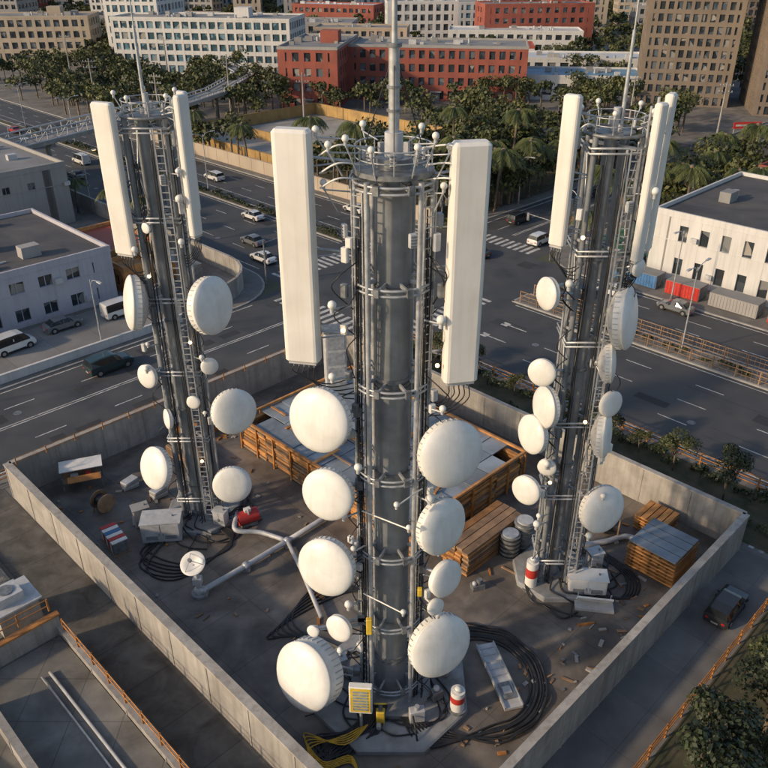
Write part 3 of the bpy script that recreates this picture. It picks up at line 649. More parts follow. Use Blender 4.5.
for p in ((-7.3,46.2,.5),(-10,43.5,.5),(-12.6,41,.5)): b.sph(p,.32,m_steel,12); b.box((p[0],p[1],.2),(.6,.6,.25),m_conc)
b.obj('pipeline')
b=B(); b.cyl((-.8,0,.8),(.8,0,.8),.55,m_red,n=18); b.cyl((.8,0,.8),(1.0,0,.8),.4,m_dsteel,n=18); b.box((0,0,.2),(1.3,.8,.3),m_dsteel); b.box((0,0,1.4),(.5,.4,.3),m_white); b.cyl((0,-.3,1.2),(0,-.3,1.7),.08,m_grey); b.obj('pump_motor',None,(-10.6,48.6,.13),.5)
b=B(); b.cyl((0,0,0),(0,0,1.7),.09,m_steel,n=8); b.rbox((0,0,2.5),(1.3,.4,2.1),m_white,r=.06); b.box((0,-.215,2.55),(1.12,.04,1.85),m_yellow)
for k in range(7): b.box((0,-.245,1.85+k*.23),(.85,.03,.15),m_screen)
b.obj('instrument_box',None,(-1.3,30.0,.48),-.08)
b=B(); b.rbox((0,0,.6),(.5,.4,1.0),m_yellow,r=.08); b.cyl((0,0,1.1),(0,0,1.6),.12,m_dsteel); b.tube([(-.35,0,1.65),(.35,0,1.65)],.06,m_yellow); b.cyl((-.1,-.3,.3),(-.1,-.6,.3),.14,m_steel); b.obj('valve_unit',None,(-.2,30.3,.48))
b=B(); b.box((0,0,.25),(1.15,5.0,.18),m_grey)
for s in (-1,1): b.box((s*.56,0,.38),(.07,5.0,.2),m_steel)
b.box((0,-1.3,.4),(.7,1.2,.12),m_dsteel); b.box((0,-1.3,.48),(.5,.5,.05),m_grey)
for k in range(5): b.box((0,2.1-k*.55,.36),(.9,.05,.05),m_steel)
b.obj('cable_tray',None,(7.1,33.8,.13),.24)
b=B(); b.box((0,0,.2),(.9,.6,.4),m_dsteel); b.cyl((.1,0,.4),(.1,0,.8),.2,m_dsteel); b.sph((-.25,0,.5),.18,m_grey); b.obj('generator',None,(6.6,41.6,.13),.3)
b=B(); b.rbox((0,0,.5),(.9,.5,.9),m_grey,r=.05); b.cyl((0,0,.95),(0,0,1.2),.15,m_steel); b.tube([(-.3,-.3,.8),(-.3,-.8,.5),(-.3,-1.4,.05)],.05,m_cable); b.obj('junction_box',None,(1.9,30.5,.48),.2)
b=B(); b.rbox((0,0,.4),(.7,.5,.7),m_dsteel,r=.05); b.sph((0,0,.9),.2,m_grey); b.obj('junction_box',None,(3.1,32.0,.48),.5)
for x,y,r1 in ((-6.5,54.2,.2),(17.5,47.5,1.2),(-22.5,50.5,.9)):
    b=B()
    for s in (-1,1): b.cyl((0,s*.45,.8),(0,s*.55,.8),.8,m_wood2,n=20)
    b.cyl((0,-.45,.8),(0,.45,.8),.5,m_cable,n=18); b.obj('cable_drum',None,(x,y,.13),r1)
for x,y in ((-18.5,52.2),(-21.2,53.4)):
    b=B()
    for k in range(4): b.rbox((0,0,.12+k*.2),(1.3,.8,.18),m_grey if k%2 else m_conc,k*.1,r=.06,n=1)
    b.obj('cement_bags',None,(x,y,.13),.7)
b=B()
random.seed(11)
for k in range(8):
    R=3.1+k*.16+random.uniform(-.1,.1); cx,cy=5.9+random.uniform(-.2,.2),33.6; P=[(2.2,33.2-.2*k,.75),(3.2,35+.2*k,.5)]
    for j in range(11):
        a=math.radians(118-j*20); P.append((cx+R*math.cos(a),cy+R*math.sin(a)*1.05,.2+.03*k*(j%2)))
    P+=[(2.4+.2*k,28.8+.15*k,.3),(1.0+.1*k,30.6,.6)]
    b.tube(spline(P,5),.07,m_cable,6)
for k in range(18):
    a=random.uniform(-.6,.6); x0=-.8+random.random(); P=[(x0,31.2,.9),(x0-1.0+a,29.7,.6),(x0-2.4+a*2,28.6+random.random(),.25),(x0-1.5-random.random()*3,27.2,.2),(x0+random.uniform(-3,2),25.6,.2)]
    b.tube(spline(P,6),random.choice((.05,.06,.08)),m_cable,6)
for k in range(10):   # around the plinth
    a0=random.uniform(0,6.28); P=[]
    for j in range(7):
        a=a0+j*.35; r=3.0+.7*math.sin(j*1.3+k)+.25*random.random(); P.append((.4+r*math.cos(a),33+r*math.sin(a),.56))
    b.tube(spline(P,5),.055,m_cable,6)
for tx,ty in ((-14.4,50),(12.2,43)):
    for k in range(8):
        a0=random.uniform(3.2,6.2); P=[(tx+1.2*math.cos(a0),ty+1.2*math.sin(a0),.9)]
        for j in range(6):
            a=a0+j*.3; r=2.2+.55*j*random.uniform(.6,1.1); P.append((tx+r*math.cos(a),ty+r*math.sin(a),.6 if r<2.8 else .2))
        b.tube(spline(P,5),.055,m_cable,6)
for k in range(6):
    P=[(-16,48.3,.3),(-18.2+random.random(),45.6-.4*k,.2),(-14.5,44.0-.3*k,.2),(-11.5,46+.2*k,.2),(-13.4,48.6,.3)]; b.tube(spline(P,6),.065,m_cable,6)
for k in range(5):
    P=[(12.8,41.6,.5),(16.2+.2*k,40.5,.2),(17.3+.2*k,42.8,.2),(15.4,45.2+.2*k,.2),(13.2,44.4,.4)]; b.tube(spline(P,6),.065,m_cable,6)
for k in range(6):
    P=[(-.9,34.6,.6),(-3.4-.3*k,36.2+.2*k,.2),(-6.2-.3*k,38.5-.3*k,.2),(-4.5,42-.4*k,.2),(-1.5,41,.2),(-.2,36.2,.5)]; b.tube(spline(P,6),.06,m_cable,6)
b.obj('ground_cables')
b=B()
for k in range(5):
    P=[(-.6,30.4,.7),(-2.2,29.4-.15*k,.6),(-4.2-.1*k,28.8+.25*k,.25),(-3.4,27.5+.12*k,.25),(-1.8,27.9+.1*k,.25),(-1.2,26.2,.25)]; b.tube(spline(P,6),.04,m_ycable,6)
b.obj('yellow_cables')
b=B()
for k in range(330):
    a=random.uniform(16.5,50); bb=random.choice((random.uniform(15,57),random.uniform(48,57),random.uniform(14.6,18))); p=W(a,bb,.13)
    b.box((p.x,p.y,.13+.05),(random.uniform(.08,.7)*(2.2 if k%9==0 else 1),random.uniform(.06,.25),random.uniform(.04,.14)),random.choice((m_wood2,m_dsteel,m_conc,m_bgrey,m_wood2,m_orange)),random.random()*3)
b.obj('debris')
# ------------------------------------------------------------------ vehicles
def carmesh(kind,pm):
    b=B()
    if kind=='car': st=[(-2.2,.72,.35,.62,.60,.66),(-2.1,.84,.24,.82,.72,.92),(-1.75,.88,.22,.93,.74,1.0),(-1.15,.90,.22,.95,.66,1.36),(-.3,.91,.22,.95,.68,1.46),(.35,.91,.22,.94,.67,1.42),(1.05,.90,.22,.92,.74,.97),(1.75,.87,.22,.82,.70,.86),(2.1,.80,.25,.68,.62,.74),(2.22,.68,.34,.55,.55,.60)]; cab=(2,6)
    elif kind=='van': st=[(-2.4,.86,.3,1.0,.80,1.9),(-2.3,.92,.25,1.05,.84,2.0),(-1.2,.93,.25,1.08,.84,2.05),(.4,.93,.25,1.08,.84,2.05),(1.1,.93,.25,1.08,.80,1.95),(1.75,.92,.25,1.05,.78,1.2),(2.3,.88,.25,.85,.7,.92),(2.42,.8,.34,.6,.66,.66)]; cab=(1,5)
    else: st=[(-2.3,.86,.35,.75,.78,.8),(-2.25,.92,.28,1.0,.80,1.08),(-2.1,.94,.26,1.05,.74,1.6),(-1.2,.95,.26,1.06,.75,1.72),(.2,.95,.26,1.04,.74,1.70),(.55,.95,.26,1.03,.74,1.62),(1.15,.94,.26,1.0,.82,1.08),(1.9,.92,.28,.92,.8,.98),(2.25,.85,.32,.75,.7,.8),(2.32,.75,.4,.6,.6,.66)]; cab=(1,6)
    rings=[]
    for (x,w,zl,zb,wr,zr) in st:
        rings.append([(x,-w*.93,zl),(x,-w,zl+.15),(x,-w*.98,zb),(x,-wr,zr-.03),(x,-wr*.8,zr+.02),(x,wr*.8,zr+.02),(x,wr,zr-.03),(x,w*.98,zb),(x,w,zl+.15),(x,w*.93,zl)])
    n=10
    for i in range(len(rings)-1):
        vs=rings[i]+rings[i+1]
        for k in range(n):
            f=(k,(k+1)%n,n+(k+1)%n,n+k); g=cab[0]<=i<cab[1]; m=pm
            h0=rings[i][4][2]-rings[i][2][2]; h1=rings[i+1][4][2]-rings[i+1][2][2]
            if g and k in (2,6) and max(h0,h1)>.3: m=m_cglass
            if g and k in (3,4,5) and abs(h0-h1)>.25: m=m_cglass
            if k==9: m=m_tyre
            b.add(vs,[f[::-1]],m,k not in (2,6))
    b.add(rings[0],[tuple(range(n))],pm); b.add(rings[-1],[tuple(reversed(range(n)))],pm)
    L=st[-1][0]; wd=st[3][1]
    for x in (-L*.62,L*.64):
        for s in (-1,1):
            b.cyl((x,s*(wd-.17),.33),(x,s*(wd+.02),.33),.33,m_tyre,n=18); b.cyl((x,s*(wd-.0),.33),(x,s*(wd+.035),.33),.2,m_chrome,n=12)
            b.rev((x,s*(wd+.0),.33),(0,s,0),[(.33,0),(.41,0),(.41,.012),(.33,.012)],m_tyre,18,False)
    for s in (-1,1):
        b.box((L-.12,s*.58,.62),(.14,.32,.14),m_hl); b.box((-L+.07,s*.62,.72),(.14,.24,.16),m_tl); b.box((L*.3,s*(wd+.08),.98),(.14,.18,.12),pm)
        b.box((0,s*wd*.99,.3),(L*.85,.05,.1),m_tyre); b.box((-.15,s*wd*.97,1.2 if kind!='van' else 1.5),(.09,.06,.3),pm)
    b.box((L-.02,0,.45),(.08,1.0,.16),m_tyre); b.box((-L,0,.5),(.05,.5,.12),m_mark)
    return b.mesh('vehicle_'+kind)
cm={}
def car(kind,pm,a,bb,rz,sc=1.,name=None,z=.012):
    key=(kind,pm.name)
    if key not in cm: cm[key]=carmesh(kind,pm)
    place(cm[key],name or 'parked_car',None,W(a,bb,z),rz,sc)
AL=R45; BL=R45+math.pi/2
car('suv',p_teal,32,73.5,AL,1.08,'moving_car'); car('van',p_white,40,85.2,AL,1.,'parked_van',.13); car('van',p_white,26.5,85,AL+.1,1.,'parked_van',.13)
car('suv',p_black,44.3,11.4,AL+.03,.88,None,.135); car('car',p_grey,33,86.5,AL,1,None,.13); car('car',p_black,19,83.5,AL,1,None,.13)
for kd,pm,a,bb,dr in (('car',p_white,74.5,105,BL),('car',p_white,63.6,88,BL),('car',p_grey,67,95,BL),('suv',p_white,98,64.5,AL),('suv',p_black,104,73,AL),('car',p_black,87,68,BL),('car',p_red,112,66,AL),('suv',p_black,84,50,BL),('car',p_white,88,46,BL),('car',p_black,68,140,BL),('van',p_white,72,160,BL),('car',p_grey,66,122,BL),('suv',p_white,84,130,BL),('car',p_grey,89,38,BL),('car',p_black,126,73,AL),('car',p_white,142,66,AL),('car',p_black,85,108,BL),('car',p_white,88,150,BL),('van',p_white,70,182,BL),('car',p_red,75,200,BL),('car',p_black,64,205,BL),('suv',p_grey,158,67,AL),('car',p_white,89,96,BL),('car',p_grey,66,150,BL)):
    car(kd,pm,a,bb,dr,1.,'moving_car')
def container(a,bb,rz,L,h,m):
    b=B(); w=2.4; b.box((0,0,h/2+.1),(L,w,h),m)
    n=int(L/.4)
    for k in range(n):
        for s in (-1,1): b.box((-L/2+L*(k+.5)/n,s*(w/2+.02),h/2+.1),(.16,.05,h*.86),m)
    for s in (-1,1): b.box((s*(L/2+.02),0,h/2+.1),(.06,w*.96,h*.95),m_dsteel); b.box((s*(L/2+.06),.1,h/2+.1),(.04,.06,h*.8),m_steel)
    b.box((0,0,h+.13),(L*1.01,w*1.02,.06),m_roofg); b.obj('shipping_container',None,W(a,bb,.12),rz)
for k,(m) in enumerate((m_blue,m_red,m_bgrey,m_red,m_blue,m_bgrey,m_blue)): container(94.3,46-k*6.6,BL,4.5 if k%2 else 6,1.7,m)
container(52,92,BL,9,2.3,m_orange)
# ------------------------------------------------------------------ buildings
def building(name,c,rz,w,d,h,fl,bw,bd,wm,rm,gm=None,frac=.5,trim=None,z0=.1,pier=.35,plant=True,sills=False):
    gm=gm or m_glass; trim=trim or wm; e=empty(name,(c[0],c[1],z0),rz)
    b=B(); b.box((0,0,h/2),(w-.6,d-.6,h-.1),gm); b.obj('windows',e)
    b=B(); sh=h/fl
    for i in range(fl+1):
        bh=sh*frac if 0<i<fl else sh*frac*.75
        z=i*sh; z0_=max(0,z-bh/2) if i<fl else h-bh*.6; z1_=min(h,z+bh/2); b.box((0,0,(z0_+z1_)/2),(w,d,z1_-z0_),wm)
        if sills and 0<i<fl+1: b.box((0,0,z1_ if i<fl else h-.05),(w+.16,d+.16,.1),trim)
    for s in (-1,1):
        for k in range(bw+1):
            x=-w/2+w*k/bw; pw=pier*(w/bw)*(1.0 if 0<k<bw else 1.4); x=max(-w/2+pw/2-.012,min(w/2-pw/2+.012,x)); b.box((x,s*(d/2-.19),h/2),(pw,.424,h-.03),wm)
            if sills and k<bw:
                for i in range(fl):
                    b.box((-w/2+w*(k+.5)/bw,s*(d/2-.25),(i+.5)*sh),(.07,.12,sh*.9),trim)
                    if (k*7+i*3)%4==0: b.box((-w/2+w*(k+.98)/bw-.2,s*(d/2+.3),(i+.42)*sh),(.85,.4,.6),m_grey)
        for k in range(bd+1):
            y=-d/2+d*k/bd; pw=pier*(d/bd)*(1.0 if 0<k<bd else 1.4); y=max(-d/2+pw/2-.018,min(d/2-pw/2+.018,y)); b.box((s*(w/2-.19),y,h/2),(.43,pw,h-.04),wm)
            if sills and k<bd:
                for i in range(fl):
                    if (k*5+i*3)%4==1: b.box((s*(w/2+.3),-d/2+d*(k+.98)/bd-.2,(i+.42)*sh),(.4,.85,.6),m_grey)
    b.obj('walls',e)
    b=B(); b.box((0,0,h+.1),(w-.5,d-.5,.2),rm)
    for s in (-1,1): b.box((0,s*(d/2-.1),h+.35),(w+.2,.3,.75),trim); b.box((s*(w/2-.1),0,h+.352),(.3,d-.3,.75),trim)
    if plant:
        for k in range(max(3,int(w*d/80))):
            x,y=random.uniform(-w*.42,w*.42),random.uniform(-d*.38,d*.38); s=random.uniform(.5,1.6); b.box((x,y,h+.2+s*.45),(s*1.5,s,s*.9),random.choice((m_grey,m_bgrey,m_roofg)))
            if k%3==0: b.cyl((x+2.4,y,h+.2),(x+2.4,y,h+1.3),.4,m_steel,n=10)
            if k%4==1: b.box((x,y+1.2,h+.32),(random.uniform(2,7),.2,.2),m_grey)
        if h>14: b.box((w*.2,0,h+1.7),(5,min(5,d*.5),3.2),wm)
    b.obj('roof',e)
    b=B(); b.box((0,-d/2-.1,1.2),(2.2,.3,2.4),m_dsteel); b.box((0,-d/2-.7,2.6),(3.2,1.4,.15),trim); b.obj('door',e); return e
random.seed(21)
def bab(name,a0,a1,b0,b1,*r,**k): c=W((a0+a1)/2,(b0+b1)/2); return building(name,c,R45,a1-a0,b1-b0,*r,**k)
FOOT=[]
def bxy(name,x,y,rz,w,d,*r,**k): FOOT.append((x,y,rz,w,d)); return building(name,(x,y),rz,w,d,*r,**k)
bab('lavender_office_building',8,42,90,112,6.4,2,10,7,m_lav,m_roofd,frac=.6,pier=.5,sills=True)
bab('concrete_warehouse',22,53,124,160,9,2,8,8,m_bgrey,m_roofg,frac=.8,pier=.7,sills=True)
bab('orange_storage_shed',45,52,96,108,3.4,1,4,4,m_wood,m_roofr,frac=.5,plant=False)
bab('orange_storage_shed',43.5,47.5,90.2,94.6,3.0,1,3,3,m_wood,m_wood,frac=.6,plant=False)
bab('white_office_building',98,124,10,47,8.5,2,9,13,m_bwhite,m_roofd,frac=.52,trim=m_bwhite,pier=.58,sills=True)
bab('warehouse',128,156,0,46,9,2,6,10,m_bgrey,m_roofd,frac=.7,trim=m_roofr,pier=.6)
bab('white_warehouse',98,122,-40,6,7,2,6,12,m_bwhite,m_roofg,frac=.6)
bxy('red_brick_building',16,246,-.13,50,20,14,4,18,7,m_bred,m_roofg,frac=.42,pier=.42,trim=m_bgrey)
bxy('red_brick_building',-18,240,-.13,16,34,15,4,5,10,m_bred,m_roofg,frac=.45,pier=.45,trim=m_bgrey)
bxy('white_office_building',-60,298,-.15,62,22,17,5,20,7,m_bwhite,m_roofg,m_glassb,.38,pier=.25)
bxy('white_office_building',-88,322,-.15,20,26,24,7,7,8,m_bwhite,m_roofg,m_glassb,.35,pier=.3)
bxy('blue_roof_factory',58,246,-.1,34,18,6,1,8,4,m_bwhite,m_roofb,frac=.6)
bxy('blue_roof_factory',64,276,-.1,40,18,7,2,10,4,m_bwhite,m_roofw,frac=.5)
bxy('red_roof_factory',22,300,-.1,60,16,8,2,12,4,m_bwhite,m_roofr,frac=.5,trim=m_roofr)
bxy('white_factory',50,330,-.1,50,16,10,3,14,4,m_bwhite,m_roofw,frac=.5)
bxy('apartment_tower',85,240,-.25,24,24,62,21,11,10,m_tan,m_roofg,frac=.36,pier=.38)
bxy('apartment_tower',111,224,-.25,24,26,70,24,11,11,m_tan,m_roofg,frac=.36,pier=.38)
bxy('white_office_building',-134,330,.1,46,20,15,4,14,5,m_beige,m_roofg,frac=.4)
bxy('blue_roof_factory',100,170,-.75,30,16,6,1,8,4,m_bgrey,m_roofb,frac=.6)
bxy('beige_office_building',-8,318,-.1,34,14,12,4,12,4,m_beige,m_roofg,frac=.45)
cols=[m_beige,m_bwhite,m_bgrey,m_beige,m_bwhite,m_bred,m_tan,m_bgrey,m_beige]; y=350
while y<820:
    x=-y*.62+random.uniform(0,20)
    while x<y*.62:
        w=random.uniform(16,46); d=random.uniform(12,24)
        hh=random.choice((7,10,12,14,16,18,24)) if y<470 else random.choice((14,18,24,30,40,52,60))
        if y>=470: w*=.8
        if random.random()<(.6 if y<450 else .8) and not (y<400 and 60<x<150):
            fl=max(2,int(hh/3.2)); bxy('apartment_building' if hh>20 else 'office_building',x+w/2,y+random.uniform(-12,12),random.uniform(-.35,.15),w,d,hh,fl,max(4,int(w/3.2)),max(3,int(d/3.6)),random.choice(cols),random.choice((m_roofg,m_roofd,m_roofw,m_roofr,m_roofb)),random.choice((m_glass,m_glassb)),frac=random.uniform(.3,.6),pier=random.uniform(.2,.55),plant=y<600)
        x+=w+random.uniform(5,26)
    y+=random.uniform(34,48)
def deckbridge(name,P,w,z,truss=True):
    b=B()
    for i in range(len(P)-1):
        p=Vector(P[i]+(0,)); q=Vector(P[i+1]+(0,)); L=(q-p).length; d=(q-p)/L; rz=math.atan2(d.y,d.x); c=(p+q)/2; nn=Vector((-d.y,d.x,0))
        b.box((c.x,c.y,z),(L+.3,w,.7),m_conc,rz)
        for s in (-1,1):
            e=nn*s*(w/2-.1); n=max(2,int(L/2.5))
            for zz in (.45,2.3 if truss else 1.2): b.cyl(p+e+Vector((0,0,z+zz)),q+e+Vector((0,0,z+zz)),.16,m_grey,n=6)
            for k in range(n+1):
                t=p+d*(L*k/n)+e; b.cyl(t+Vector((0,0,z)),t+Vector((0,0,z+(2.3 if truss else 1.2))),.11,m_grey,n=5)
                if truss and k<n: t2=p+d*(L*(k+1)/n)+e; b.cyl((t if k%2 else t2)+Vector((0,0,z+.4)),(t2 if k%2 else t)+Vector((0,0,z+2.3)),.09,m_grey,n=5)
        for k in range(max(1,int(L/14))+1):
            t=p+d*(L*k/max(1,int(L/14))); b.cyl((t.x,t.y,0),(t.x,t.y,z-.2),.5,m_conc,n=12); b.box((t.x,t.y,z-.6),(1,w*.8,.6),m_conc,rz)
    b.obj(name)
w1=[W(34,146),W(94,166)]; deckbridge('footbridge',[(p.x,p.y) for p in w1],4.5,6.5)
w1=[W(94,166),W(118,178),W(140,196),W(152,225)]; deckbridge('footbridge',[(p.x,p.y) for p in w1],5,6.5,False)
# ------------------------------------------------------------------ lamps, signs
def lamp(p,rz,h=9,arms=1,lit=False):
    b=B(); b.cyl((0,0,0),(0,0,.5),.2,m_dsteel,n=10); b.cyl((0,0,.3),(0,0,h),.11,m_steel,.06,n=8)
    for s in ((1,) if arms==1 else (1,-1)):
        b.tube(spline([(0,0,h-.6),(s*.7,0,h+.1),(s*2.0,0,h+.3)],5),.05,m_steel,6); b.rbox((s*2.2,0,h+.28),(.9,.3,.14),m_grey,r=.05,n=1)
        if lit: b.box((s*2.2,0,h+.19),(.6,.2,.05),m_lampw)
    b.obj('street_lamp',None,p,rz)
for k,bb in enumerate((-20,6,32,98,124,150,176,202)): lamp(W(78.6,bb,.16),R45,10,arms=2)
for bb in (-10,16,40): lamp(W(91.8,bb,.12),R45+math.pi,9,lit=(bb==16))
for a in (10,34): lamp(W(a,78.9,.12),R45-math.pi/2,8)
for a in (100,125,150): lamp(W(a,60.2,.12),R45+math.pi/2,8,lit=True)
for a in (112,138): lamp(W(a,79,.12),R45-math.pi/2,8)
for bb in (100,130,160): lamp(W(58.8,bb,.12),R45,9,lit=bb==130)
for (x,y,h2) in ((-95,255,16),(-63,245,16),(-40,215,15),(-52,190,14),(60,200,12),(78,190,12),(-75,215,14),(-20,205,12)):
    b=B(); b.cyl((0,0,0),(0,0,h2),.28,m_conc,.14,n=8)
    for z in (h2-.8,h2-2.2): b.box((0,0,z),(3.2,.15,.15),m_dsteel); [b.cyl((s,0,z+.1),(s,0,z+.4),.08,m_grey,n=6) for s in (-1.4,-.7,.7,1.4)]
    b.obj('utility_pole',None,(x,y,0),random.uniform(-.4,.4))
def tlight(p,rz):
    b=B(); b.cyl((0,0,0),(0,0,6),.12,m_dsteel,.09,n=8); b.cyl((0,0,5.7),(4.5,0,5.9),.07,m_dsteel,n=6); b.rbox((4.3,0,5.5),(.4,.3,1.1),m_dsteel,r=.04,n=1); b.rbox((0,-.2,4),(.35,.3,1.0),m_dsteel,r=.04,n=1)
    for i,m in enumerate((m_tl,m_yellow,m_green)): b.cyl((4.3,-.14,5.85-i*.35),(4.3,-.2,5.85-i*.35),.12,m,n=10)
    b.obj('traffic_light',None,p,rz)
tlight(W(92.5,59,.12),BL); tlight(W(59,63,.12),R45+3.6); tlight(W(92.5,79.6,.12),R45+4.0); tlight(W(58.4,80.5,.12),R45)
b=B()
for s in (-1,1): b.cyl((s*3,0,0),(s*3,0,3),.12,m_steel,n=8)
b.box((0,0,3.6),(6.5,.25,1.4),m_red); b.box((0,-.14,3.6),(5.6,.03,.4),m_mark); b.obj('billboard',None,(82,184,.1),.1)
# ------------------------------------------------------------------ vegetation
def treemesh(h,R,n,size,mat,seed):
    global rng; rng=np.random.default_rng(seed); b=B(); lean=rng.uniform(-.3,.3,2)
    b.tube([(0,0,0),(lean[0]*.3,lean[1]*.3,h*.25),(lean[0],lean[1],h*.55)],h*.02,m_bark,7); C,Rr=crown(0,0,h,R)
    for c in C: b.tube([(lean[0]*.6,lean[1]*.6,h*.35),(c[0]*.6,c[1]*.6,(c[2]+h*.35)*.5),tuple(c)],h*.009,m_bark,5)
    q=leaf_quads(C,Rr,n,size); o=len(b.v); b.v+=[tuple(v) for v in q.tolist()]; mi=b.mid(mat)
    for k in range(n): b.f.append([o+4*k,o+4*k+1,o+4*k+2,o+4*k+3]); b.mi.append(mi); b.sm.append(False)
    return b.mesh('tree')
TM=[treemesh(5.5,2.2,1900,.24,m_leaf,1),treemesh(6.5,2.6,2300,.26,m_leafd,2),treemesh(4.5,1.9,1700,.23,m_leaf,3)]
random.seed(5)
for k,bb in enumerate((48,43.5,39,34,28.5,26,22.6,17.5,11,6,0,-6,-13,-20)):
    place(TM[k%3],'street_tree',None,W(56.8+random.uniform(-1.4,1.2),bb+random.uniform(-1,1),.15),random.random()*6,random.uniform(.5,.8))
for k,(a,bb,s) in enumerate(((36,5.5,1.1),(33,4,1.2),(39.5,6.5,.9),(30,6,1.1),(42,3,1.2),(45,6,.8),(27,5,1.2),(37,1,1.3),(30,0,1.3),(24,6.5,1.),(48,2,1.),(52.5,5.5,.9),(55,0,.9))):
    place(TM[(k+1)%3],'tree',None,W(a,bb,.14),random.random()*6,s)
def shrubrow(name,a0,b0,a1,b1,n,h,mat=m_leafd,per=110,size=.28,jit=.3):
    Q=[]
    for k in range(n):
        t=(k+.5+rng.uniform(-.4,.4))/n; p=W(a0+(a1-a0)*t,b0+(b1-b0)*t); x=p.x+rng.normal()*jit; y=p.y+rng.normal()*jit; hh=h*rng.uniform(.5,1.4)
        C=np.array([[x,y,hh*.5+.1],[x+.4,y,hh*.4],[x-.4,y+.3,hh*.45]]); Q.append(leaf_quads(C,np.array([hh*.5,hh*.4,hh*.45]),per,size))
    place(rmesh_np(name,np.concatenate(Q),mat),name)
shrubrow('hedge',58.2,-30,58.2,54,70,1.1); shrubrow('hedge',54,-30,54,54,50,1.0,m_leaf,jit=.6); shrubrow('hedge',78,87,78,200,80,1.2); shrubrow('hedge',95,80,95,118,30,1.6,m_leaf)
shrubrow('hedge',79,-40,79,50,50,.7,m_leaf)
def palmmesh(h,seed):
    r=np.random.default_rng(seed); b=B(); lx,ly=r.uniform(-.8,.8,2); P=[(lx*t*t,ly*t*t,h*t) for t in (0,.25,.5,.75,1)]
    b.tube(P,.2,m_bark,8); b.sph((0,0,.1),.35,m_bark,8); top=Vector(P[-1]); b.sph(top,.4,m_bark,8); nf=26
    for k in range(nf):
        a=2*math.pi*k/nf+r.uniform(-.25,.25); up=r.uniform(-.5,1.3); L=r.uniform(2.6,3.8); D=Vector((math.cos(a),math.sin(a),0)); Sd=Vector((-math.sin(a),math.cos(a),0)); pts=[]
        for j in range(8):
            t=j/7; pts.append(top+D*L*t*(1-.12*t)+Vector((0,0,up*L*.55*t-L*(.45+.25*up)*t*t*1.25)))
        b.tube(pts,.03,m_palm,3)
        for j in range(1,15):
            t=j/14.5*7; i=min(6,int(t)); p=pts[i].lerp(pts[i+1],t-i); tan=(pts[i+1]-pts[i]).normalized(); ll=.7*math.sin(math.pi*min(1,(j/15)*.85+.12))+.15
            for s in (-1,1):
                e=p+(Sd*s*.75+tan*.6+Vector((0,0,-.45-r.uniform(0,.35))))*ll; b.add([p-tan*.07,p+tan*.11,e+tan*.03,e-tan*.03],[(0,1,2,3)],m_palm)
    return b.mesh('palm')
PM=[palmmesh(9,1),palmmesh(10.5,2),palmmesh(8,3)]
pl=[(105,80),(99,82),(110,84),(102,88),(117,80),(123,79),(111,93),(97,93),(118,90),(129,83),(136,80),(143,82),(150,84),(126,92),(134,95),(107,100),(98,104),(116,102),(104,112),(125,105),(157,80),(110,58),(118,57),(127,58),(136,57),(145,58),(120,52),(130,50),(150,52),(101,97),(113,87),(122,84),(140,90),(148,92),(108,81),(114,83),(121,81),(131,81),(95.5,86),(104,84),(126,60),(140,54),(156,58),(95,90),(95,98),(95,107),(95,115),(94.5,132),(95,150),(126.5,44),(126,30),(95,55),(103,58),(159,50),(158,40),(159,28)]
for k,(a,bb) in enumerate(pl): place(PM[k%3],'palm_tree',None,W(a+random.uniform(-.8,.8),bb+random.uniform(-1.2,1.2),.13),random.random()*6,random.uniform(.8,1.15))
for k,(a,bb) in enumerate(((55.2,150),(54.8,158),(55.5,128),(54,172),(70,205),(56,118),(59,188),(55,104),(54.6,111),(55.4,137))): place(PM[k%3],'palm_tree',None,W(a,bb,.13),random.random()*6,.72)
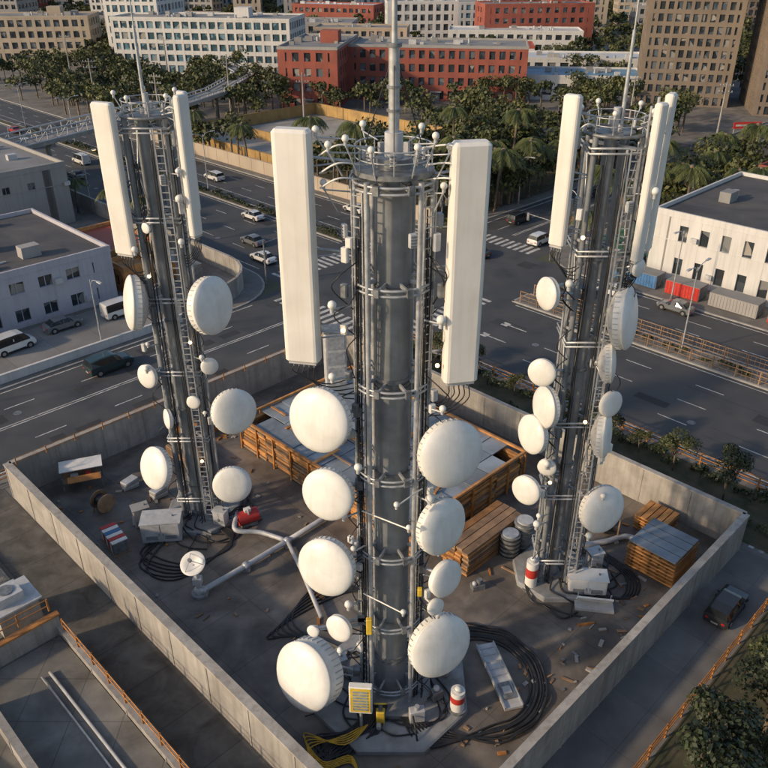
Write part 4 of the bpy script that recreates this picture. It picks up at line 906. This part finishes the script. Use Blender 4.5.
def blocked(x,y):
    a=(x+y)*S2; bb=(y-x)*S2
    if 58<a<93 and bb<320: return True
    if 60<bb<79 and a<250: return True
    if 96<a<142 and 120<bb<168: return True
    if a<58 and bb<320: return True
    if 95<a<158 and -45<bb<50: return True
    if 165<a<177: return True
    for (cx,cy,rz,w,d) in FOOT:
        dx,dy=x-cx,y-cy; u=dx*math.cos(rz)+dy*math.sin(rz); v=-dx*math.sin(rz)+dy*math.cos(rz)
        if abs(u)<w/2+2.5 and abs(v)<d/2+3: return True
    return False
rng=np.random.default_rng(31); Q=[];tr=B();cnt=0;tries=0
while cnt<1500 and tries<14000:
    tries+=1; y=125+rng.random()**1.25*560; x=rng.uniform(-.62,.62)*y
    if blocked(x,y) or mn.noise(Vector((x*.018,y*.018,0)))<-.18-(.12 if y<260 else 0): continue
    h=rng.uniform(5.5,10); R=rng.uniform(2.6,4.8); far=y>300
    C,Rr=crown(x,y,h,R); Q.append(leaf_quads(C,Rr,90 if far else 260,1.6 if far else .85)); cnt+=1
    if not far: tr.cyl((x,y,0),(x,y,h*.6),.22,m_bark,n=5,cap=False)
me=rmesh_np('tree_mass',np.concatenate(Q),m_leaf); o=place(me,'tree_mass'); tr.obj('trunks',o)
# ------------------------------------------------------------------ light, sky, camera
sd=Vector((-.88,-.42,0)).normalized(); el=math.radians(22); sunp=Vector((sd.x*math.cos(el),sd.y*math.cos(el),math.sin(el)))
L=bpy.data.lights.new('sun','SUN'); L.energy=3.3; L.angle=math.radians(2.5); L.color=(1,.76,.50); lo=bpy.data.objects.new('sun',L); scn.collection.objects.link(lo); lo.rotation_euler=(-sunp).to_track_quat('-Z','Y').to_euler()
w=bpy.data.worlds.new('World'); scn.world=w; w.use_nodes=True; nt=w.node_tree; sk=nt.nodes.new('ShaderNodeTexSky'); sk.sky_type='NISHITA'; sk.sun_disc=False; sk.sun_elevation=el; sk.sun_rotation=math.atan2(sunp.x,sunp.y); sk.dust_density=1.5
nt.links.new(sk.outputs[0],nt.nodes['Background'].inputs[0]); nt.nodes['Background'].inputs[1].default_value=.15
cd=bpy.data.cameras.new('camera'); co=bpy.data.objects.new('camera',cd); scn.collection.objects.link(co); scn.camera=co
co.location=(0,0,40); co.rotation_euler=(math.radians(90-29.3),0,0); cd.sensor_width=36; cd.lens=36*790/768; cd.clip_start=.5; cd.clip_end=4000
scn.view_settings.view_transform='Standard'; scn.view_settings.look='None'; scn.view_settings.exposure=0
